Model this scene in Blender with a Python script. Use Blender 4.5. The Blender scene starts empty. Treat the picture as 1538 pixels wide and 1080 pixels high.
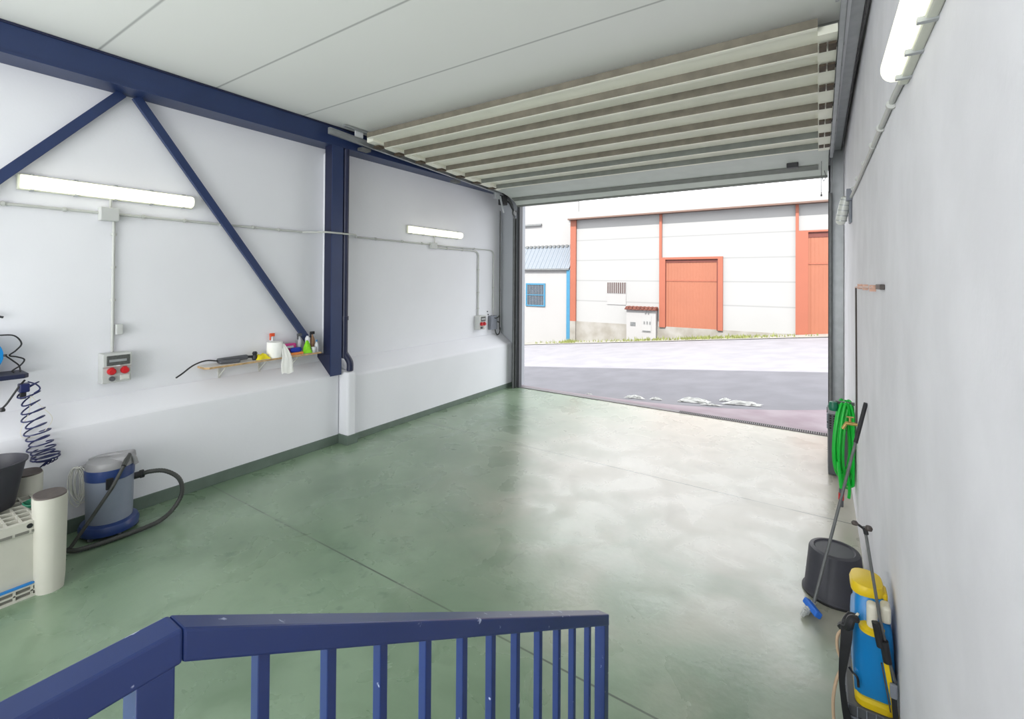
import bpy, bmesh, math, random
from mathutils import Vector, Matrix
random.seed(7)
S = bpy.context.scene
COL = S.collection
PI = math.pi

# ------------------------------------------------------------------ materials
def lin(c):
    return tuple(((v/255.0)/12.92 if v/255.0 <= .04045 else ((v/255.0+.055)/1.055)**2.4) for v in c)

def mat(name, rgb, rough=.5, metal=0, noise=0, nscale=6, rgb2=None, bump=0, bscale=60, emit=0, spec=.5, alpha=None, coords='Object', detail=4):
    m = bpy.data.materials.new(name); m.use_nodes = True
    nt = m.node_tree; N = nt.nodes; L = nt.links
    b = N['Principled BSDF']
    c = lin(rgb)
    b.inputs['Roughness'].default_value = rough
    b.inputs['Metallic'].default_value = metal
    b.inputs['Specular IOR Level'].default_value = spec
    tc = N.new('ShaderNodeTexCoord')
    geo = N.new('ShaderNodeNewGeometry')
    n = N.new('ShaderNodeTexNoise'); n.inputs['Scale'].default_value = nscale; n.inputs['Detail'].default_value = detail
    L.new(geo.outputs['Position'], n.inputs['Vector'])
    r = N.new('ShaderNodeValToRGB')
    c2 = lin(rgb2) if rgb2 else tuple(v*(1-noise) for v in c)
    r.color_ramp.elements[0].position = .35; r.color_ramp.elements[1].position = .65
    r.color_ramp.elements[0].color = (*c2, 1); r.color_ramp.elements[1].color = (*c, 1)
    L.new(n.outputs['Fac'], r.inputs['Fac']); L.new(r.outputs['Color'], b.inputs['Base Color'])
    if bump:
        n2 = N.new('ShaderNodeTexNoise'); n2.inputs['Scale'].default_value = bscale
        L.new(geo.outputs['Position'], n2.inputs['Vector'])
        bp = N.new('ShaderNodeBump'); bp.inputs['Strength'].default_value = bump; bp.inputs['Distance'].default_value = .01
        L.new(n2.outputs['Fac'], bp.inputs['Height']); L.new(bp.outputs['Normal'], b.inputs['Normal'])
    if emit:
        b.inputs['Emission Color'].default_value = (*c, 1); b.inputs['Emission Strength'].default_value = emit
    if alpha is not None: b.inputs['Alpha'].default_value = alpha
    m['ramp'] = r.name
    return m

def lines(m, axis, positions, width, dark, soft=.004):
    """dark joint lines across a surface at given world coordinates of one axis"""
    nt = m.node_tree; N = nt.nodes; L = nt.links; b = N['Principled BSDF']
    src = b.inputs['Base Color'].links[0].from_socket
    geo = N.new('ShaderNodeNewGeometry'); sp = N.new('ShaderNodeSeparateXYZ')
    L.new(geo.outputs['Position'], sp.inputs[0])
    cur = src
    for p in positions:
        s = N.new('ShaderNodeMath'); s.operation = 'SUBTRACT'; s.inputs[1].default_value = p
        L.new(sp.outputs['XYZ'.index(axis)], s.inputs[0])
        a = N.new('ShaderNodeMath'); a.operation = 'ABSOLUTE'; L.new(s.outputs[0], a.inputs[0])
        mr = N.new('ShaderNodeMapRange'); mr.inputs['From Min'].default_value = width/2; mr.inputs['From Max'].default_value = width/2+soft
        mr.inputs['To Min'].default_value = 1; mr.inputs['To Max'].default_value = 0
        L.new(a.outputs[0], mr.inputs['Value'])
        mx = N.new('ShaderNodeMix'); mx.data_type = 'RGBA'
        L.new(mr.outputs[0], mx.inputs['Factor']); L.new(cur, mx.inputs[6]); mx.inputs[7].default_value = (*lin(dark), 1)
        cur = mx.outputs[2]
    L.new(cur, b.inputs['Base Color'])
    return m

def corrugate(m, axis, period, strength=.6, dist=.03):
    nt = m.node_tree; N = nt.nodes; L = nt.links; b = N['Principled BSDF']
    geo = N.new('ShaderNodeNewGeometry'); sp = N.new('ShaderNodeSeparateXYZ'); L.new(geo.outputs['Position'], sp.inputs[0])
    k = N.new('ShaderNodeMath'); k.operation = 'MULTIPLY'; k.inputs[1].default_value = 2*PI/period
    L.new(sp.outputs['XYZ'.index(axis)], k.inputs[0])
    s = N.new('ShaderNodeMath'); s.operation = 'SINE'; L.new(k.outputs[0], s.inputs[0])
    bp = N.new('ShaderNodeBump'); bp.inputs['Strength'].default_value = strength; bp.inputs['Distance'].default_value = dist
    L.new(s.outputs[0], bp.inputs['Height']); L.new(bp.outputs['Normal'], b.inputs['Normal'])
    return m

def floor_mat():
    m = bpy.data.materials.new('green floor paint'); m.use_nodes = True
    nt = m.node_tree; N = nt.nodes; L = nt.links; b = N['Principled BSDF']
    geo = N.new('ShaderNodeNewGeometry'); sp = N.new('ShaderNodeSeparateXYZ'); L.new(geo.outputs['Position'], sp.inputs[0])
    def noise(sc, det=5, dist=0, rough=.5):
        n = N.new('ShaderNodeTexNoise'); n.inputs['Scale'].default_value = sc; n.inputs['Detail'].default_value = det
        n.inputs['Distortion'].default_value = dist; n.inputs['Roughness'].default_value = rough
        L.new(geo.outputs['Position'], n.inputs['Vector']); return n.outputs['Fac']
    def ramp(src, p0, p1, a=0, c=1):
        r = N.new('ShaderNodeMapRange'); r.inputs['From Min'].default_value = p0; r.inputs['From Max'].default_value = p1
        r.inputs['To Min'].default_value = a; r.inputs['To Max'].default_value = c; r.interpolation_type = 'SMOOTHSTEP'
        L.new(src, r.inputs['Value']); return r.outputs[0]
    def mix(f, c0, c1):
        x = N.new('ShaderNodeMix'); x.data_type = 'RGBA'; L.new(f, x.inputs['Factor'])
        for i, c in ((6, c0), (7, c1)):
            if isinstance(c, tuple): x.inputs[i].default_value = (*lin(c), 1)
            else: L.new(c, x.inputs[i])
        return x.outputs[2]
    def math_(op, a, bb):
        x = N.new('ShaderNodeMath'); x.operation = op
        for i, v in enumerate((a, bb)):
            if isinstance(v, (int, float)): x.inputs[i].default_value = v
            else: L.new(v, x.inputs[i])
        return x.outputs[0]
    base = mix(ramp(noise(.8, 6, .4), .35, .65), (106, 130, 104), (127, 150, 124))
    base = mix(ramp(noise(3.0, 6, .8), .5, .75, 0, .4), base, (88, 114, 84))
    # tyre and damp stains, small dark blots
    base = mix(math_('MULTIPLY', ramp(noise(5.5, 3, .3), .60, .72, 0, .45), ramp(noise(.7, 2), .42, .6)), base, (70, 100, 76))
    # doorway sheen painted into the base colour, paler towards the threshold
    sheen = math_('ADD', ramp(sp.outputs[1], .6, 6.6), ramp(noise(1.1, 6, .6), .3, .8, -.2, .2))
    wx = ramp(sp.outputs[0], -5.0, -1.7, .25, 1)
    sheen = math_('MULTIPLY', sheen, wx)
    base = mix(ramp(sheen, .12, .95, 0, .92), base, (188, 181, 168))
    base = mix(math_('MULTIPLY', ramp(noise(1.6, 7, 1.2), .52, .64, 0, .35), ramp(sheen, .4, .9)), base, (150, 146, 132))
    # saw-cut joints
    for y in (2.69, 5.95):
        d = math_('ABSOLUTE', math_('SUBTRACT', sp.outputs[1], y), 0)
        base = mix(math_('MULTIPLY', ramp(d, .005, .009, 1, 0), ramp(noise(1.3, 2), .3, .6, .35, .95)), base, (58, 72, 58))
    L.new(base, b.inputs['Base Color'])
    L.new(ramp(noise(2.3, 5, .5), .3, .7, .22, .38), b.inputs['Roughness'])
    b.inputs['Specular IOR Level'].default_value = .8; b.inputs['Coat Weight'].default_value = .5; b.inputs['Coat Roughness'].default_value = .3
    bp = N.new('ShaderNodeBump'); bp.inputs['Strength'].default_value = .12; bp.inputs['Distance'].default_value = .01
    L.new(noise(18, 3), bp.inputs['Height']); L.new(bp.outputs['Normal'], b.inputs['Normal'])
    return m

M = {}
M['wall'] = mat('white wall paint', (229, 230, 235), .75, noise=.03, nscale=1.2, bump=.06, bscale=40)
M['wall_shade'] = mat('shaded grey wall', (178, 182, 188), .7, noise=.04, nscale=2)  # grey base colour stands in for the shade on the left door pier
M['wall_r'] = mat('stained white wall paint', (228, 227, 232), .75, noise=.09, nscale=2.2, bump=.12, bscale=30, detail=8)
M['ceiling'] = lines(mat('ceiling panel', (228, 229, 226), .6, noise=.02, nscale=.6), 'Y', [.47, 1.57, 2.66, 3.78, 4.9, 6.0], .006, (172, 174, 172), .014)
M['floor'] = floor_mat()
M['base'] = mat('green grey skirting paint', (103, 118, 108), .5, noise=.15, nscale=7)
M['blue'] = mat('blue steel paint', (36, 53, 94), .38, noise=.12, nscale=3, bump=.05)
M['blue_d'] = mat('dark blue steel and shaded blue', (28, 34, 64), .4, noise=.1, nscale=3)
def rail_mat():
    m = mat('worn blue rail paint', (34, 54, 110), .3, noise=.12, nscale=5)
    nt = m.node_tree; N = nt.nodes; L = nt.links; b = N['Principled BSDF']
    src = b.inputs['Base Color'].links[0].from_socket
    geo = N.new('ShaderNodeNewGeometry'); n = N.new('ShaderNodeTexNoise'); n.inputs['Scale'].default_value = 34; n.inputs['Detail'].default_value = 6
    L.new(geo.outputs['Position'], n.inputs['Vector'])
    pt = N.new('ShaderNodeMapRange'); pt.inputs['From Min'].default_value = .5; pt.inputs['From Max'].default_value = .62
    L.new(geo.outputs['Pointiness'], pt.inputs['Value'])
    mr = N.new('ShaderNodeMapRange'); mr.inputs['From Min'].default_value = .69; mr.inputs['From Max'].default_value = .72
    L.new(n.outputs['Fac'], mr.inputs['Value'])
    mx = N.new('ShaderNodeMix'); mx.data_type = 'RGBA'; mx.inputs[7].default_value = (*lin((170, 180, 205)), 1)
    L.new(mr.outputs[0], mx.inputs['Factor']); L.new(src, mx.inputs[6]); L.new(mx.outputs[2], b.inputs['Base Color'])
    return m
M['rail'] = rail_mat()
M['galv'] = mat('galvanised steel', (176, 180, 182), .42, metal=.55, noise=.12, nscale=9)
M['galv_d'] = mat('dull steel', (112, 114, 114), .5, metal=.4, noise=.2, nscale=9)
M['panel'] = mat('cream door panel', (240, 240, 226), .5, noise=.06, nscale=3)
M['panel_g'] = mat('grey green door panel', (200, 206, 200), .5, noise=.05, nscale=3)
M['rib'] = mat('grimy rib', (124, 118, 104), .6, noise=.25, nscale=7)
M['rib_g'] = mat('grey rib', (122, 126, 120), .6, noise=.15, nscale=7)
M['rust'] = mat('rusty hinge plate', (84, 72, 58), .7, noise=.4, nscale=25)
M['black'] = mat('black plastic', (34, 34, 38), .45, noise=.1)
M['blackrub'] = mat('black rubber', (44, 44, 46), .6, noise=.2, nscale=12)
M['tub'] = mat('black rubber tub', (58, 58, 66), .5, noise=.12, nscale=8)
M['dgrey'] = mat('dark grey plastic', (86, 88, 92), .5, noise=.12, nscale=8)
M['mgrey'] = mat('mid grey plastic', (132, 136, 146), .4, noise=.08, nscale=6)
M['lgrey'] = mat('light grey plastic', (206, 206, 200), .45, noise=.04, nscale=8)
M['pipe'] = mat('grey pvc conduit', (190, 192, 188), .45, noise=.05)
M['socket'] = mat('socket housing', (196, 198, 196), .45, noise=.04)
M['window_d'] = mat('smoked breaker window', (92, 94, 92), .2, noise=.3, nscale=60)
M['red'] = mat('red socket', (196, 26, 34), .4, noise=.1)
M['crate'] = mat('cream crate plastic', (196, 195, 184), .5, noise=.05, nscale=6)
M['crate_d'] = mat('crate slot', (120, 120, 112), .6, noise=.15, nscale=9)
M['capgrey'] = mat('brown grey cap', (92, 84, 80), .6, noise=.2, nscale=30)
M['strap'] = mat('blue strap', (48, 132, 205), .5, noise=.1)
M['vacblue'] = mat('vacuum blue', (40, 62, 116), .3, noise=.1)
M['vactank'] = mat('vacuum grey tank', (132, 140, 156), .35, noise=.06)
M['vactop'] = mat('vacuum head grey', (150, 150, 152), .4, noise=.06)
M['hose_dk'] = mat('dark hose', (62, 64, 62), .45, noise=.15, nscale=20)
M['coil'] = mat('navy coil hose', (30, 38, 88), .3, noise=.08)
M['greenhose'] = mat('green garden hose', (16, 196, 62), .35, noise=.12, nscale=10)
M['greendk'] = mat('dark green fitting', (20, 112, 84), .4, noise=.1)
M['greencloth'] = mat('lime cloth', (140, 222, 38), .8, noise=.15, nscale=30)
M['yellow'] = mat('yellow cloth', (240, 222, 30), .8, noise=.12, nscale=30)
M['syellow'] = mat('yellow plastic', (234, 200, 20), .4, noise=.08)
M['sblue'] = mat('sprayer blue plastic', (14, 132, 204), .3, noise=.05)
M['cream'] = mat('cream plastic', (226, 222, 205), .4, noise=.04)
M['tan'] = mat('tan hose', (205, 176, 146), .5, noise=.1)
M['brushblue'] = mat('brush blue', (40, 112, 214), .5, noise=.05)
M['bristle'] = mat('pale bristles', (206, 208, 206), .8, noise=.25, nscale=80)
M['paper'] = mat('white paper', (246, 246, 242), .9, noise=.03, nscale=20)
M['ply'] = mat('plywood edge', (198, 164, 118), .65, noise=.3, nscale=25)
M['plytop'] = mat('white laminate top', (214, 210, 204), .5, noise=.05)
M['pink'] = mat('pink packet', (224, 66, 150), .5, noise=.15, nscale=40)
M['orange'] = mat('orange cloth', (232, 138, 70), .8, noise=.2, nscale=30)
M['spblue'] = mat('blue sponge', (28, 56, 168), .9, noise=.3, nscale=60, bump=.5)
M['brown'] = mat('amber bottle', (168, 128, 96), .35, noise=.1)
M['label'] = mat('white bottle plastic', (226, 228, 232), .4, noise=.04)
M['capblue'] = mat('bottle blue', (40, 128, 190), .4, noise=.05)
M['clear'] = mat('frosted plastic', (196, 196, 200), .3, noise=.05)
M['redorange'] = mat('orange red nozzle', (226, 84, 40), .4, noise=.05)
M['copper'] = mat('copper pipe', (186, 150, 132), .4, metal=.5, noise=.15, nscale=20)
M['brass'] = mat('brass tap', (186, 158, 96), .35, metal=.7, noise=.1)
M['iron'] = mat('dark pipe', (74, 66, 62), .5, noise=.25, nscale=20)
M['bulkhead'] = mat('bulkhead shell', (218, 220, 214), .3, noise=.06)
def emis(name, rgb, st):
    m = mat(name, rgb, .4, emit=st); return m
M['tube'] = emis('lit diffuser', (255, 254, 232), 1.15)
M['fixture'] = mat('fixture housing', (206, 208, 196), .5, noise=.05)
M['conc'] = mat('concrete', (160, 156, 150), .8, noise=.12, nscale=4, bump=.2)
# exterior (strong daylight: modest albedos)
M['fac'] = lines(mat('facade concrete panel', (141, 141, 140), .85, noise=.03, nscale=.5), 'Z', [1.22, 2.44, 3.66, 4.88], .03, (124, 124, 124), .03)
M['fac_pl'] = mat('weathered plinth', (134, 132, 127), .9, noise=.10, nscale=1.5, rgb2=(118, 114, 106))
M['fac2'] = mat('left house render', (142, 141, 140), .85, noise=.03, nscale=.5)
M['forange'] = mat('orange red steel', (136, 76, 56), .6, noise=.06, nscale=1)
M['fshutter'] = corrugate(mat('orange red shutter', (138, 84, 62), .6, noise=.05, nscale=1), 'X', .16, .5, .02)
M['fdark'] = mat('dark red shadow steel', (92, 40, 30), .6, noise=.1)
M['feave'] = mat('brown eave', (100, 78, 68), .7, noise=.1)
M['fblue'] = mat('sky blue steel', (48, 106, 134), .6, noise=.05)
M['fawning'] = corrugate(mat('pale blue corrugated sheet', (100, 107, 115), .5, noise=.05), 'X', .3, .7, .05)
M['fwin'] = mat('barred window glass', (44, 62, 78), .3, noise=.3, nscale=3)
M['fvent'] = mat('vent bars', (78, 64, 62), .7, noise=.1)
M['ftile'] = mat('clay roof tile', (104, 58, 46), .8, noise=.3, nscale=5)
M['road'] = mat('asphalt', (120, 119, 124), .85, noise=.14, nscale=1.3, bump=.25, bscale=30, detail=8)
M['apron'] = mat('pinkish concrete apron', (146, 134, 140), .7, noise=.12, nscale=1.8, rgb2=(132, 116, 124))
M['verge'] = mat('pale verge', (128, 126, 120), .9, noise=.12, nscale=2)
M['weed'] = mat('dry weeds', (112, 118, 64), .9, noise=.3, nscale=2)
M['litter'] = mat('white plastic litter', (206, 206, 202), .8, noise=.15, nscale=12)
M['drain'] = mat('drain grate steel', (120, 116, 118), .5, metal=.3, noise=.1)
M['slot'] = mat('drain slot', (36, 32, 34), .9, noise=.1)

# ------------------------------------------------------------------ mesh building
class MB:
    def __init__(s): s.v = []; s.f = []; s.mi = []; s.cur = 0; s.st = []
    def add(s, vs, fs):
        o = len(s.v); s.st.append(o); s.v += [Vector(v) for v in vs]; s.f += [[i+o for i in f] for f in fs]; s.mi += [s.cur]*len(fs); return s
    def box(s, x0, x1, y0, y1, z0, z1):
        return s.add([(x0,y0,z0),(x1,y0,z0),(x1,y1,z0),(x0,y1,z0),(x0,y0,z1),(x1,y0,z1),(x1,y1,z1),(x0,y1,z1)],
                     [(0,3,2,1),(4,5,6,7),(0,1,5,4),(1,2,6,5),(2,3,7,6),(3,0,4,7)])
    def obox(s, c, size, rot=(0,0,0)):
        from mathutils import Euler
        R = Euler(rot).to_matrix(); c = Vector(c); h = [v/2 for v in size]
        vs = [c + R @ Vector((sx*h[0], sy*h[1], sz*h[2])) for sz in (-1,1) for sx, sy in ((-1,-1),(1,-1),(1,1),(-1,1))]
        return s.add(vs, [(0,3,2,1),(4,5,6,7),(0,1,5,4),(1,2,6,5),(2,3,7,6),(3,0,4,7)])
    def bar(s, a, b, w, h, up=(0,0,1)):
        a = Vector(a); b = Vector(b); d = (b-a).normalized(); u = Vector(up); r = d.cross(u).normalized(); u = r.cross(d).normalized()
        vs = [p + r*(sx*w/2) + u*(sy*h/2) for p in (a, b) for sx, sy in ((-1,-1),(1,-1),(1,1),(-1,1))]
        return s.add(vs, [(0,1,2,3),(7,6,5,4),(0,4,5,1),(1,5,6,2),(2,6,7,3),(3,7,4,0)])
    def tube(s, pts, r, n=10, cap=True):
        pts = [Vector(p) for p in pts]; k = len(pts)
        T = []
        for i in range(k):
            t = pts[min(i+1, k-1)] - pts[max(i-1, 0)]; T.append(t.normalized() if t.length > 1e-9 else Vector((0,0,1)))
        u = T[0].orthogonal().normalized(); vs = []
        for i in range(k):
            u = u - T[i]*u.dot(T[i])
            u = u.normalized() if u.length > 1e-6 else T[i].orthogonal().normalized()
            w = T[i].cross(u); rr = r[i] if isinstance(r, (list, tuple)) else r
            for j in range(n):
                a = 2*PI*j/n; vs.append(pts[i] + (u*math.cos(a) + w*math.sin(a))*rr)
        fs = [(i*n+j, i*n+(j+1) % n, (i+1)*n+(j+1) % n, (i+1)*n+j) for i in range(k-1) for j in range(n)]
        if cap: fs += [tuple(range(n-1, -1, -1)), tuple((k-1)*n+j for j in range(n))]
        return s.add(vs, fs)
    def cyl(s, a, b, r, n=20): return s.tube([a, b], r, n)
    def lathe(s, c, prof, n=32, sx=1, sy=1, axis='z', rot=None):
        c = Vector(c); vs = []
        for r, z in prof:
            for j in range(n):
                a = 2*PI*j/n; p = Vector((r*sx*math.cos(a), r*sy*math.sin(a), z))
                if axis == 'x': p = Vector((p.z, p.x, p.y))
                if axis == 'y': p = Vector((p.x, p.z, p.y))
                if rot: p = rot @ p
                vs.append(c + p)
        k = len(prof)
        fs = [(i*n+j, i*n+(j+1) % n, (i+1)*n+(j+1) % n, (i+1)*n+j) for i in range(k-1) for j in range(n)]
        if prof[0][0] > 1e-5: fs.append(tuple(range(n-1, -1, -1)))
        if prof[-1][0] > 1e-5: fs.append(tuple((k-1)*n+j for j in range(n)))
        return s.add(vs, fs)
    def prism(s, poly, a, b, axis='y'):
        """poly of 2D points; axis y -> (x,z); axis x -> (y,z); axis z -> (x,y)"""
        def P(p, t):
            return {'y': (p[0], t, p[1]), 'x': (t, p[0], p[1]), 'z': (p[0], p[1], t)}[axis]
        n = len(poly); vs = [P(p, a) for p in poly] + [P(p, b) for p in poly]
        fs = [tuple(range(n)), tuple(range(2*n-1, n-1, -1))] + [(i, i+n, (i+1) % n+n, (i+1) % n) for i in range(n)]
        return s.add(vs, fs)
    def each(s, name, m, parent=None, **kw):
        """every primitive added becomes an object of its own"""
        ends = s.st[1:]+[len(s.v)]; out = []
        for a, b in zip(s.st, ends):
            q = MB(); q.add(s.v[a:b], [[i-a for i in f] for f in s.f if a <= f[0] < b]); out.append(q.build(name, m, parent, **kw))
        return out
    def build(s, name, m, parent=None, smooth=False, bevel=0, seg=2, sub=0, **tags):
        me = bpy.data.meshes.new(name)
        if parent is None:
            xs = [v.x for v in s.v]; ys = [v.y for v in s.v]; zs = [v.z for v in s.v]
            o3 = Vector(((min(xs)+max(xs))/2, (min(ys)+max(ys))/2, min(zs)))
        else: o3 = Vector(parent['wloc'])
        me.from_pydata([v-o3 for v in s.v], [], s.f)
        bm = bmesh.new(); bm.from_mesh(me); bmesh.ops.remove_doubles(bm, verts=bm.verts, dist=1e-6)
        bmesh.ops.recalc_face_normals(bm, faces=bm.faces); bm.to_mesh(me); bm.free()
        ms = m if isinstance(m, (list, tuple)) else [m]
        for q in ms: me.materials.append(q)
        if len(ms) > 1 and len(me.polygons) == len(s.mi):
            for p, i in zip(me.polygons, s.mi): p.material_index = i
        if smooth:
            for p in me.polygons: p.use_smooth = True
        o = bpy.data.objects.new(name, me); COL.objects.link(o)
        if parent is None: o.location = o3
        else: o.parent = parent
        o['wloc'] = tuple(o3)
        if bevel:
            md = o.modifiers.new('bevel', 'BEVEL'); md.width = bevel; md.segments = seg; md.limit_method = 'ANGLE'; md.angle_limit = math.radians(40)
            if not smooth:
                pass
        if sub:
            md = o.modifiers.new('sub', 'SUBSURF'); md.levels = sub; md.render_levels = sub
        if smooth and not sub:
            try:
                me.set_sharp_from_angle(angle=math.radians(40))
            except Exception: pass
        for k, v in tags.items(): o[k] = v
        return o

def thing(name, loc, label, cat, group=None, kind=None):
    o = bpy.data.objects.new(name, None); COL.objects.link(o); o.location = loc; o.empty_display_size = .1
    o['wloc'] = tuple(loc)
    if label: o['label'] = label
    if cat: o['category'] = cat
    if group: o['group'] = group
    if kind: o['kind'] = kind
    return o

def cr(pts, n=8):
    """Catmull-Rom smoothing"""
    P = [Vector(p) for p in pts]; P = [P[0]*2-P[1]] + P + [P[-1]*2-P[-2]]; out = []
    for i in range(1, len(P)-2):
        p0, p1, p2, p3 = P[i-1:i+3]
        for k in range(n):
            t = k/n
            out.append(.5*((2*p1) + (p2-p0)*t + (2*p0-5*p1+4*p2-p3)*t*t + (3*p1-p0-3*p2+p3)*t**3))
    out.append(P[-2]); return out

def box1(name, m, x0, x1, y0, y1, z0, z1, parent=None, bevel=0, **t):
    return MB().box(x0, x1, y0, y1, z0, z1).build(name, m, parent, bevel=bevel, **t)

# ------------------------------------------------------------------ room shell
ST = dict(kind='structure')
YB = -7.0          # back wall
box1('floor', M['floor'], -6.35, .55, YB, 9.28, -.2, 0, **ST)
box1('ceiling', M['ceiling'], -6.6, .8, YB-.2, 9.45, 4.76, 4.95, **ST)
box1('wall_back', M['wall'], -6.6, .8, YB-.2, YB, 0, 4.76, **ST)
# left wall with thicker lower part and sloping ledge
mb = MB().box(-6.6, -6.3, YB, 9.1, 0, 4.76)
mb.prism([(-6.3, 0), (-6.08, 0), (-6.08, 1.03), (-6.3, 1.25)], YB, 4.47)
mb.box(-6.3, -6.165, 4.29, 4.42, 0, 4.4)
mb.prism([(-6.3, 0), (-5.99, 0), (-5.99, 1.0), (-6.3, 1.24)], 4.62, 9.1)
mb.prism([(-6.3, 0), (-5.88, 0), (-5.88, 1.08), (-6.3, 1.08)], 4.47, 4.62)
mb.build('wall_left', M['wall'], bevel=.035, seg=3, **ST)
mb = MB().box(-6.09, -6.07, YB, 4.46, 0, .135).box(-6.09, -5.865, 4.45, 4.475, 0, .14).box(-5.885, -5.865, 4.45, 4.64, 0, .14).box(-6.0, -5.98, 4.62, 9.1, 0, .10)
mb.build('baseboard_left', M['base'], bevel=.004, **ST)
box1('wall_right', M['wall_r'], .33, .6, YB, 9.1, 0, 4.76, **ST)
# front wall: piers and lintel with parapet
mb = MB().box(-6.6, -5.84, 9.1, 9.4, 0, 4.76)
mb.build('wall_front_left', M['wall_shade'], **ST)
box1('wall_front_right', M['wall'], .19, .6, 9.16, 9.4, 0, 4.76, **ST)
box1('wall_front_top', M['wall'], -6.6, .6, 9.15, 9.4, 4.35, 7.6, **ST)
box1('wall_shadow_left', M['wall'], -30, -6.6, 9.15, 9.4, -4, 7.6, **ST)  # unseen frontage, added so the building's shadow reaches along the road
box1('wall_shadow_right', M['wall'], .6, 14, 9.15, 9.4, -1, 7.6, **ST)  # unseen, added to lengthen the same road shadow to the right
box1('trim_1', M['galv'], .15, .326, 9.09, 9.155, 0, 4.7, **ST)      # steel cover plate beside the right track
# drain channel in the threshold
d = thing('threshold_drain', (-2.8, 9.14, 0), 'long slotted metal drain grate across the garage threshold', 'drain')
box1('channel', M['drain'], -5.75, .14, 9.06, 9.2, 0, .012, d)
sl = MB()
x = -2.2
while x < .12:
    sl.box(x, x+.017, 9.07, 9.19, .0121, .014); x += .031
sl.build('slots', M['slot'], d)

# ------------------------------------------------------------------ exterior ground
def gz(x, y):
    t = max(0, min(1, (y-9.3)/1.9)); t2 = max(0, min(1, (y-9.3)/14))
    xx = min(x, 2.5)
    return .105*xx*t - (0 if x > .3 else 0)
def ground(name, m, x0, x1, y0, y1, nx, ny, dz=0, edge=None):
    vs = []; fs = []
    for j in range(ny+1):
        for i in range(nx+1):
            x = x0+(x1-x0)*i/nx; yy0 = edge(x) if edge else y0; y = yy0+(y1-yy0)*j/ny
            vs.append((x, y, gz(x, y)+dz))
    for j in range(ny):
        for i in range(nx):
            a = j*(nx+1)+i; fs.append((a, a+1, a+nx+2, a+nx+1))
    return MB().add(vs, fs).build(name, m, smooth=True, kind='structure')
ground('ground_street', M['road'], -34, 14, 9.28, 27.5, 96, 48)
def apron():
    vs = []; fs = []; n = 30
    for i in range(n+1):
        x = -5.9+6.9*i/n
        far = 9.45 + 1.45*max(0, (x+5.0)/5.2)**1.6 if x > -5 else 9.45
        for k in range(7):
            y = 9.2+(far-9.2)*k/6; vs.append((x, y, gz(x, y)+.006))
    for i in range(n):
        for k in range(6):
            a = i*7+k; fs.append((a, a+7, a+8, a+1))
    return MB().add(vs, fs).build('ground_apron', M['apron'], smooth=True, kind='structure')
apron()
ground('ground_verge', M['verge'], -34, 14, 24.6, 26.2, 96, 4, dz=.03)

# ------------------------------------------------------------------ facing warehouse
F = 26.0
w = thing('warehouse', (-4, F, -1), 'white panelled warehouse with orange red roller shutters across the street', 'building')
MB().box(-12.45, 9, F, F+8, -.05, 6.14).build('wall', M['fac'], w)
MB().box(-12.45, 9, F-.04, F+7.9, -2.2, -.05).build('plinth', M['fac_pl'], w)
MB().box(-12.85, 9, F-.42, F+8, 6.14, 6.22).build('eave', M['feave'], w)
MB().box(-12.8, 9, F-.36, F+8, 6.22, 6.6).build('fascia', M['fac2'], w)
MB().box(-12.80, -12.42, F-.12, F+.1, -.05, 6.14).build('pillar', M['forange'], w)
MB().box(-12.80, -12.42, F-.13, F+.1, -2.0, -.05).build('pillar_base', M['fac_pl'], w)
MB().box(-7.37, -7.23, F-.1, F+.1, 3.7, 6.14).build('pillar', M['forange'], w)
MB().box(-.93, -.80, F-.1, F+.1, 4.7, 6.14).build('pillar', M['forange'], w)
fr = MB().box(-7.36, -7.03, F-.12, F+.1, -.09, 3.74).box(-4.36, -4.12, F-.12, F+.1, -.09, 3.74).box(-7.03, -4.36, F-.12, F+.1, 3.62, 3.74)
fr = fr.build('shutter_frame', M['forange'], w)
MB().box(-7.03, -4.36, F-.05, F+.02, 3.45, 3.62).build('head_shadow', M['fdark'], fr)  # dark strip painting the shadow under the shutter head
sh = MB().box(-7.03, -4.36, F-.03, F+.05, -.09, 3.45).build('shutter', M['fshutter'], w)
MB().box(-7.0, -4.42, F-.05, F-.02, 2.44, 2.5).build('lock_bar', M['forange'], sh)
MB().box(-7.03, -7.0, F-.06, F-.02, -.09, 3.6).box(-4.42, -4.36, F-.06, F-.02, -.09, 3.6).each('guide', M['fdark'], fr)
fr = MB().box(-.93, -.42, F-.12, F+.1, -.05, 4.88).box(-.42, 5.0, F-.12, F+.1, 4.8, 4.88).box(4.6, 5.0, F-.12, F+.1, 0, 4.88).build('shutter_frame', M['forange'], w)
MB().box(-.42, 4.6, F-.05, F+.02, 4.55, 4.8).build('head_shadow', M['fdark'], fr)  # painted head shadow across the top of the wide shutter
sh = MB().box(-.42, 4.6, F-.03, F+.05, -.05, 4.55).build('shutter', M['fshutter'], w)
MB().box(-.42, 4.6, F-.05, F-.02, 3.28, 3.34).build('lock_bar', M['forange'], sh)
# barred vent
vt = MB().box(-10.42, -9.28, F-.03, F+.02, 1.05, 2.36).build('vent_frame', M['fac2'], w)
vb = MB()
for i in range(9):
    xx = -10.40 + i*.128; vb.box(xx, xx+.07, F-.06, F-.03, 1.72, 2.34)
vb.build('vent_bars', M['fvent'], vt)
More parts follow.
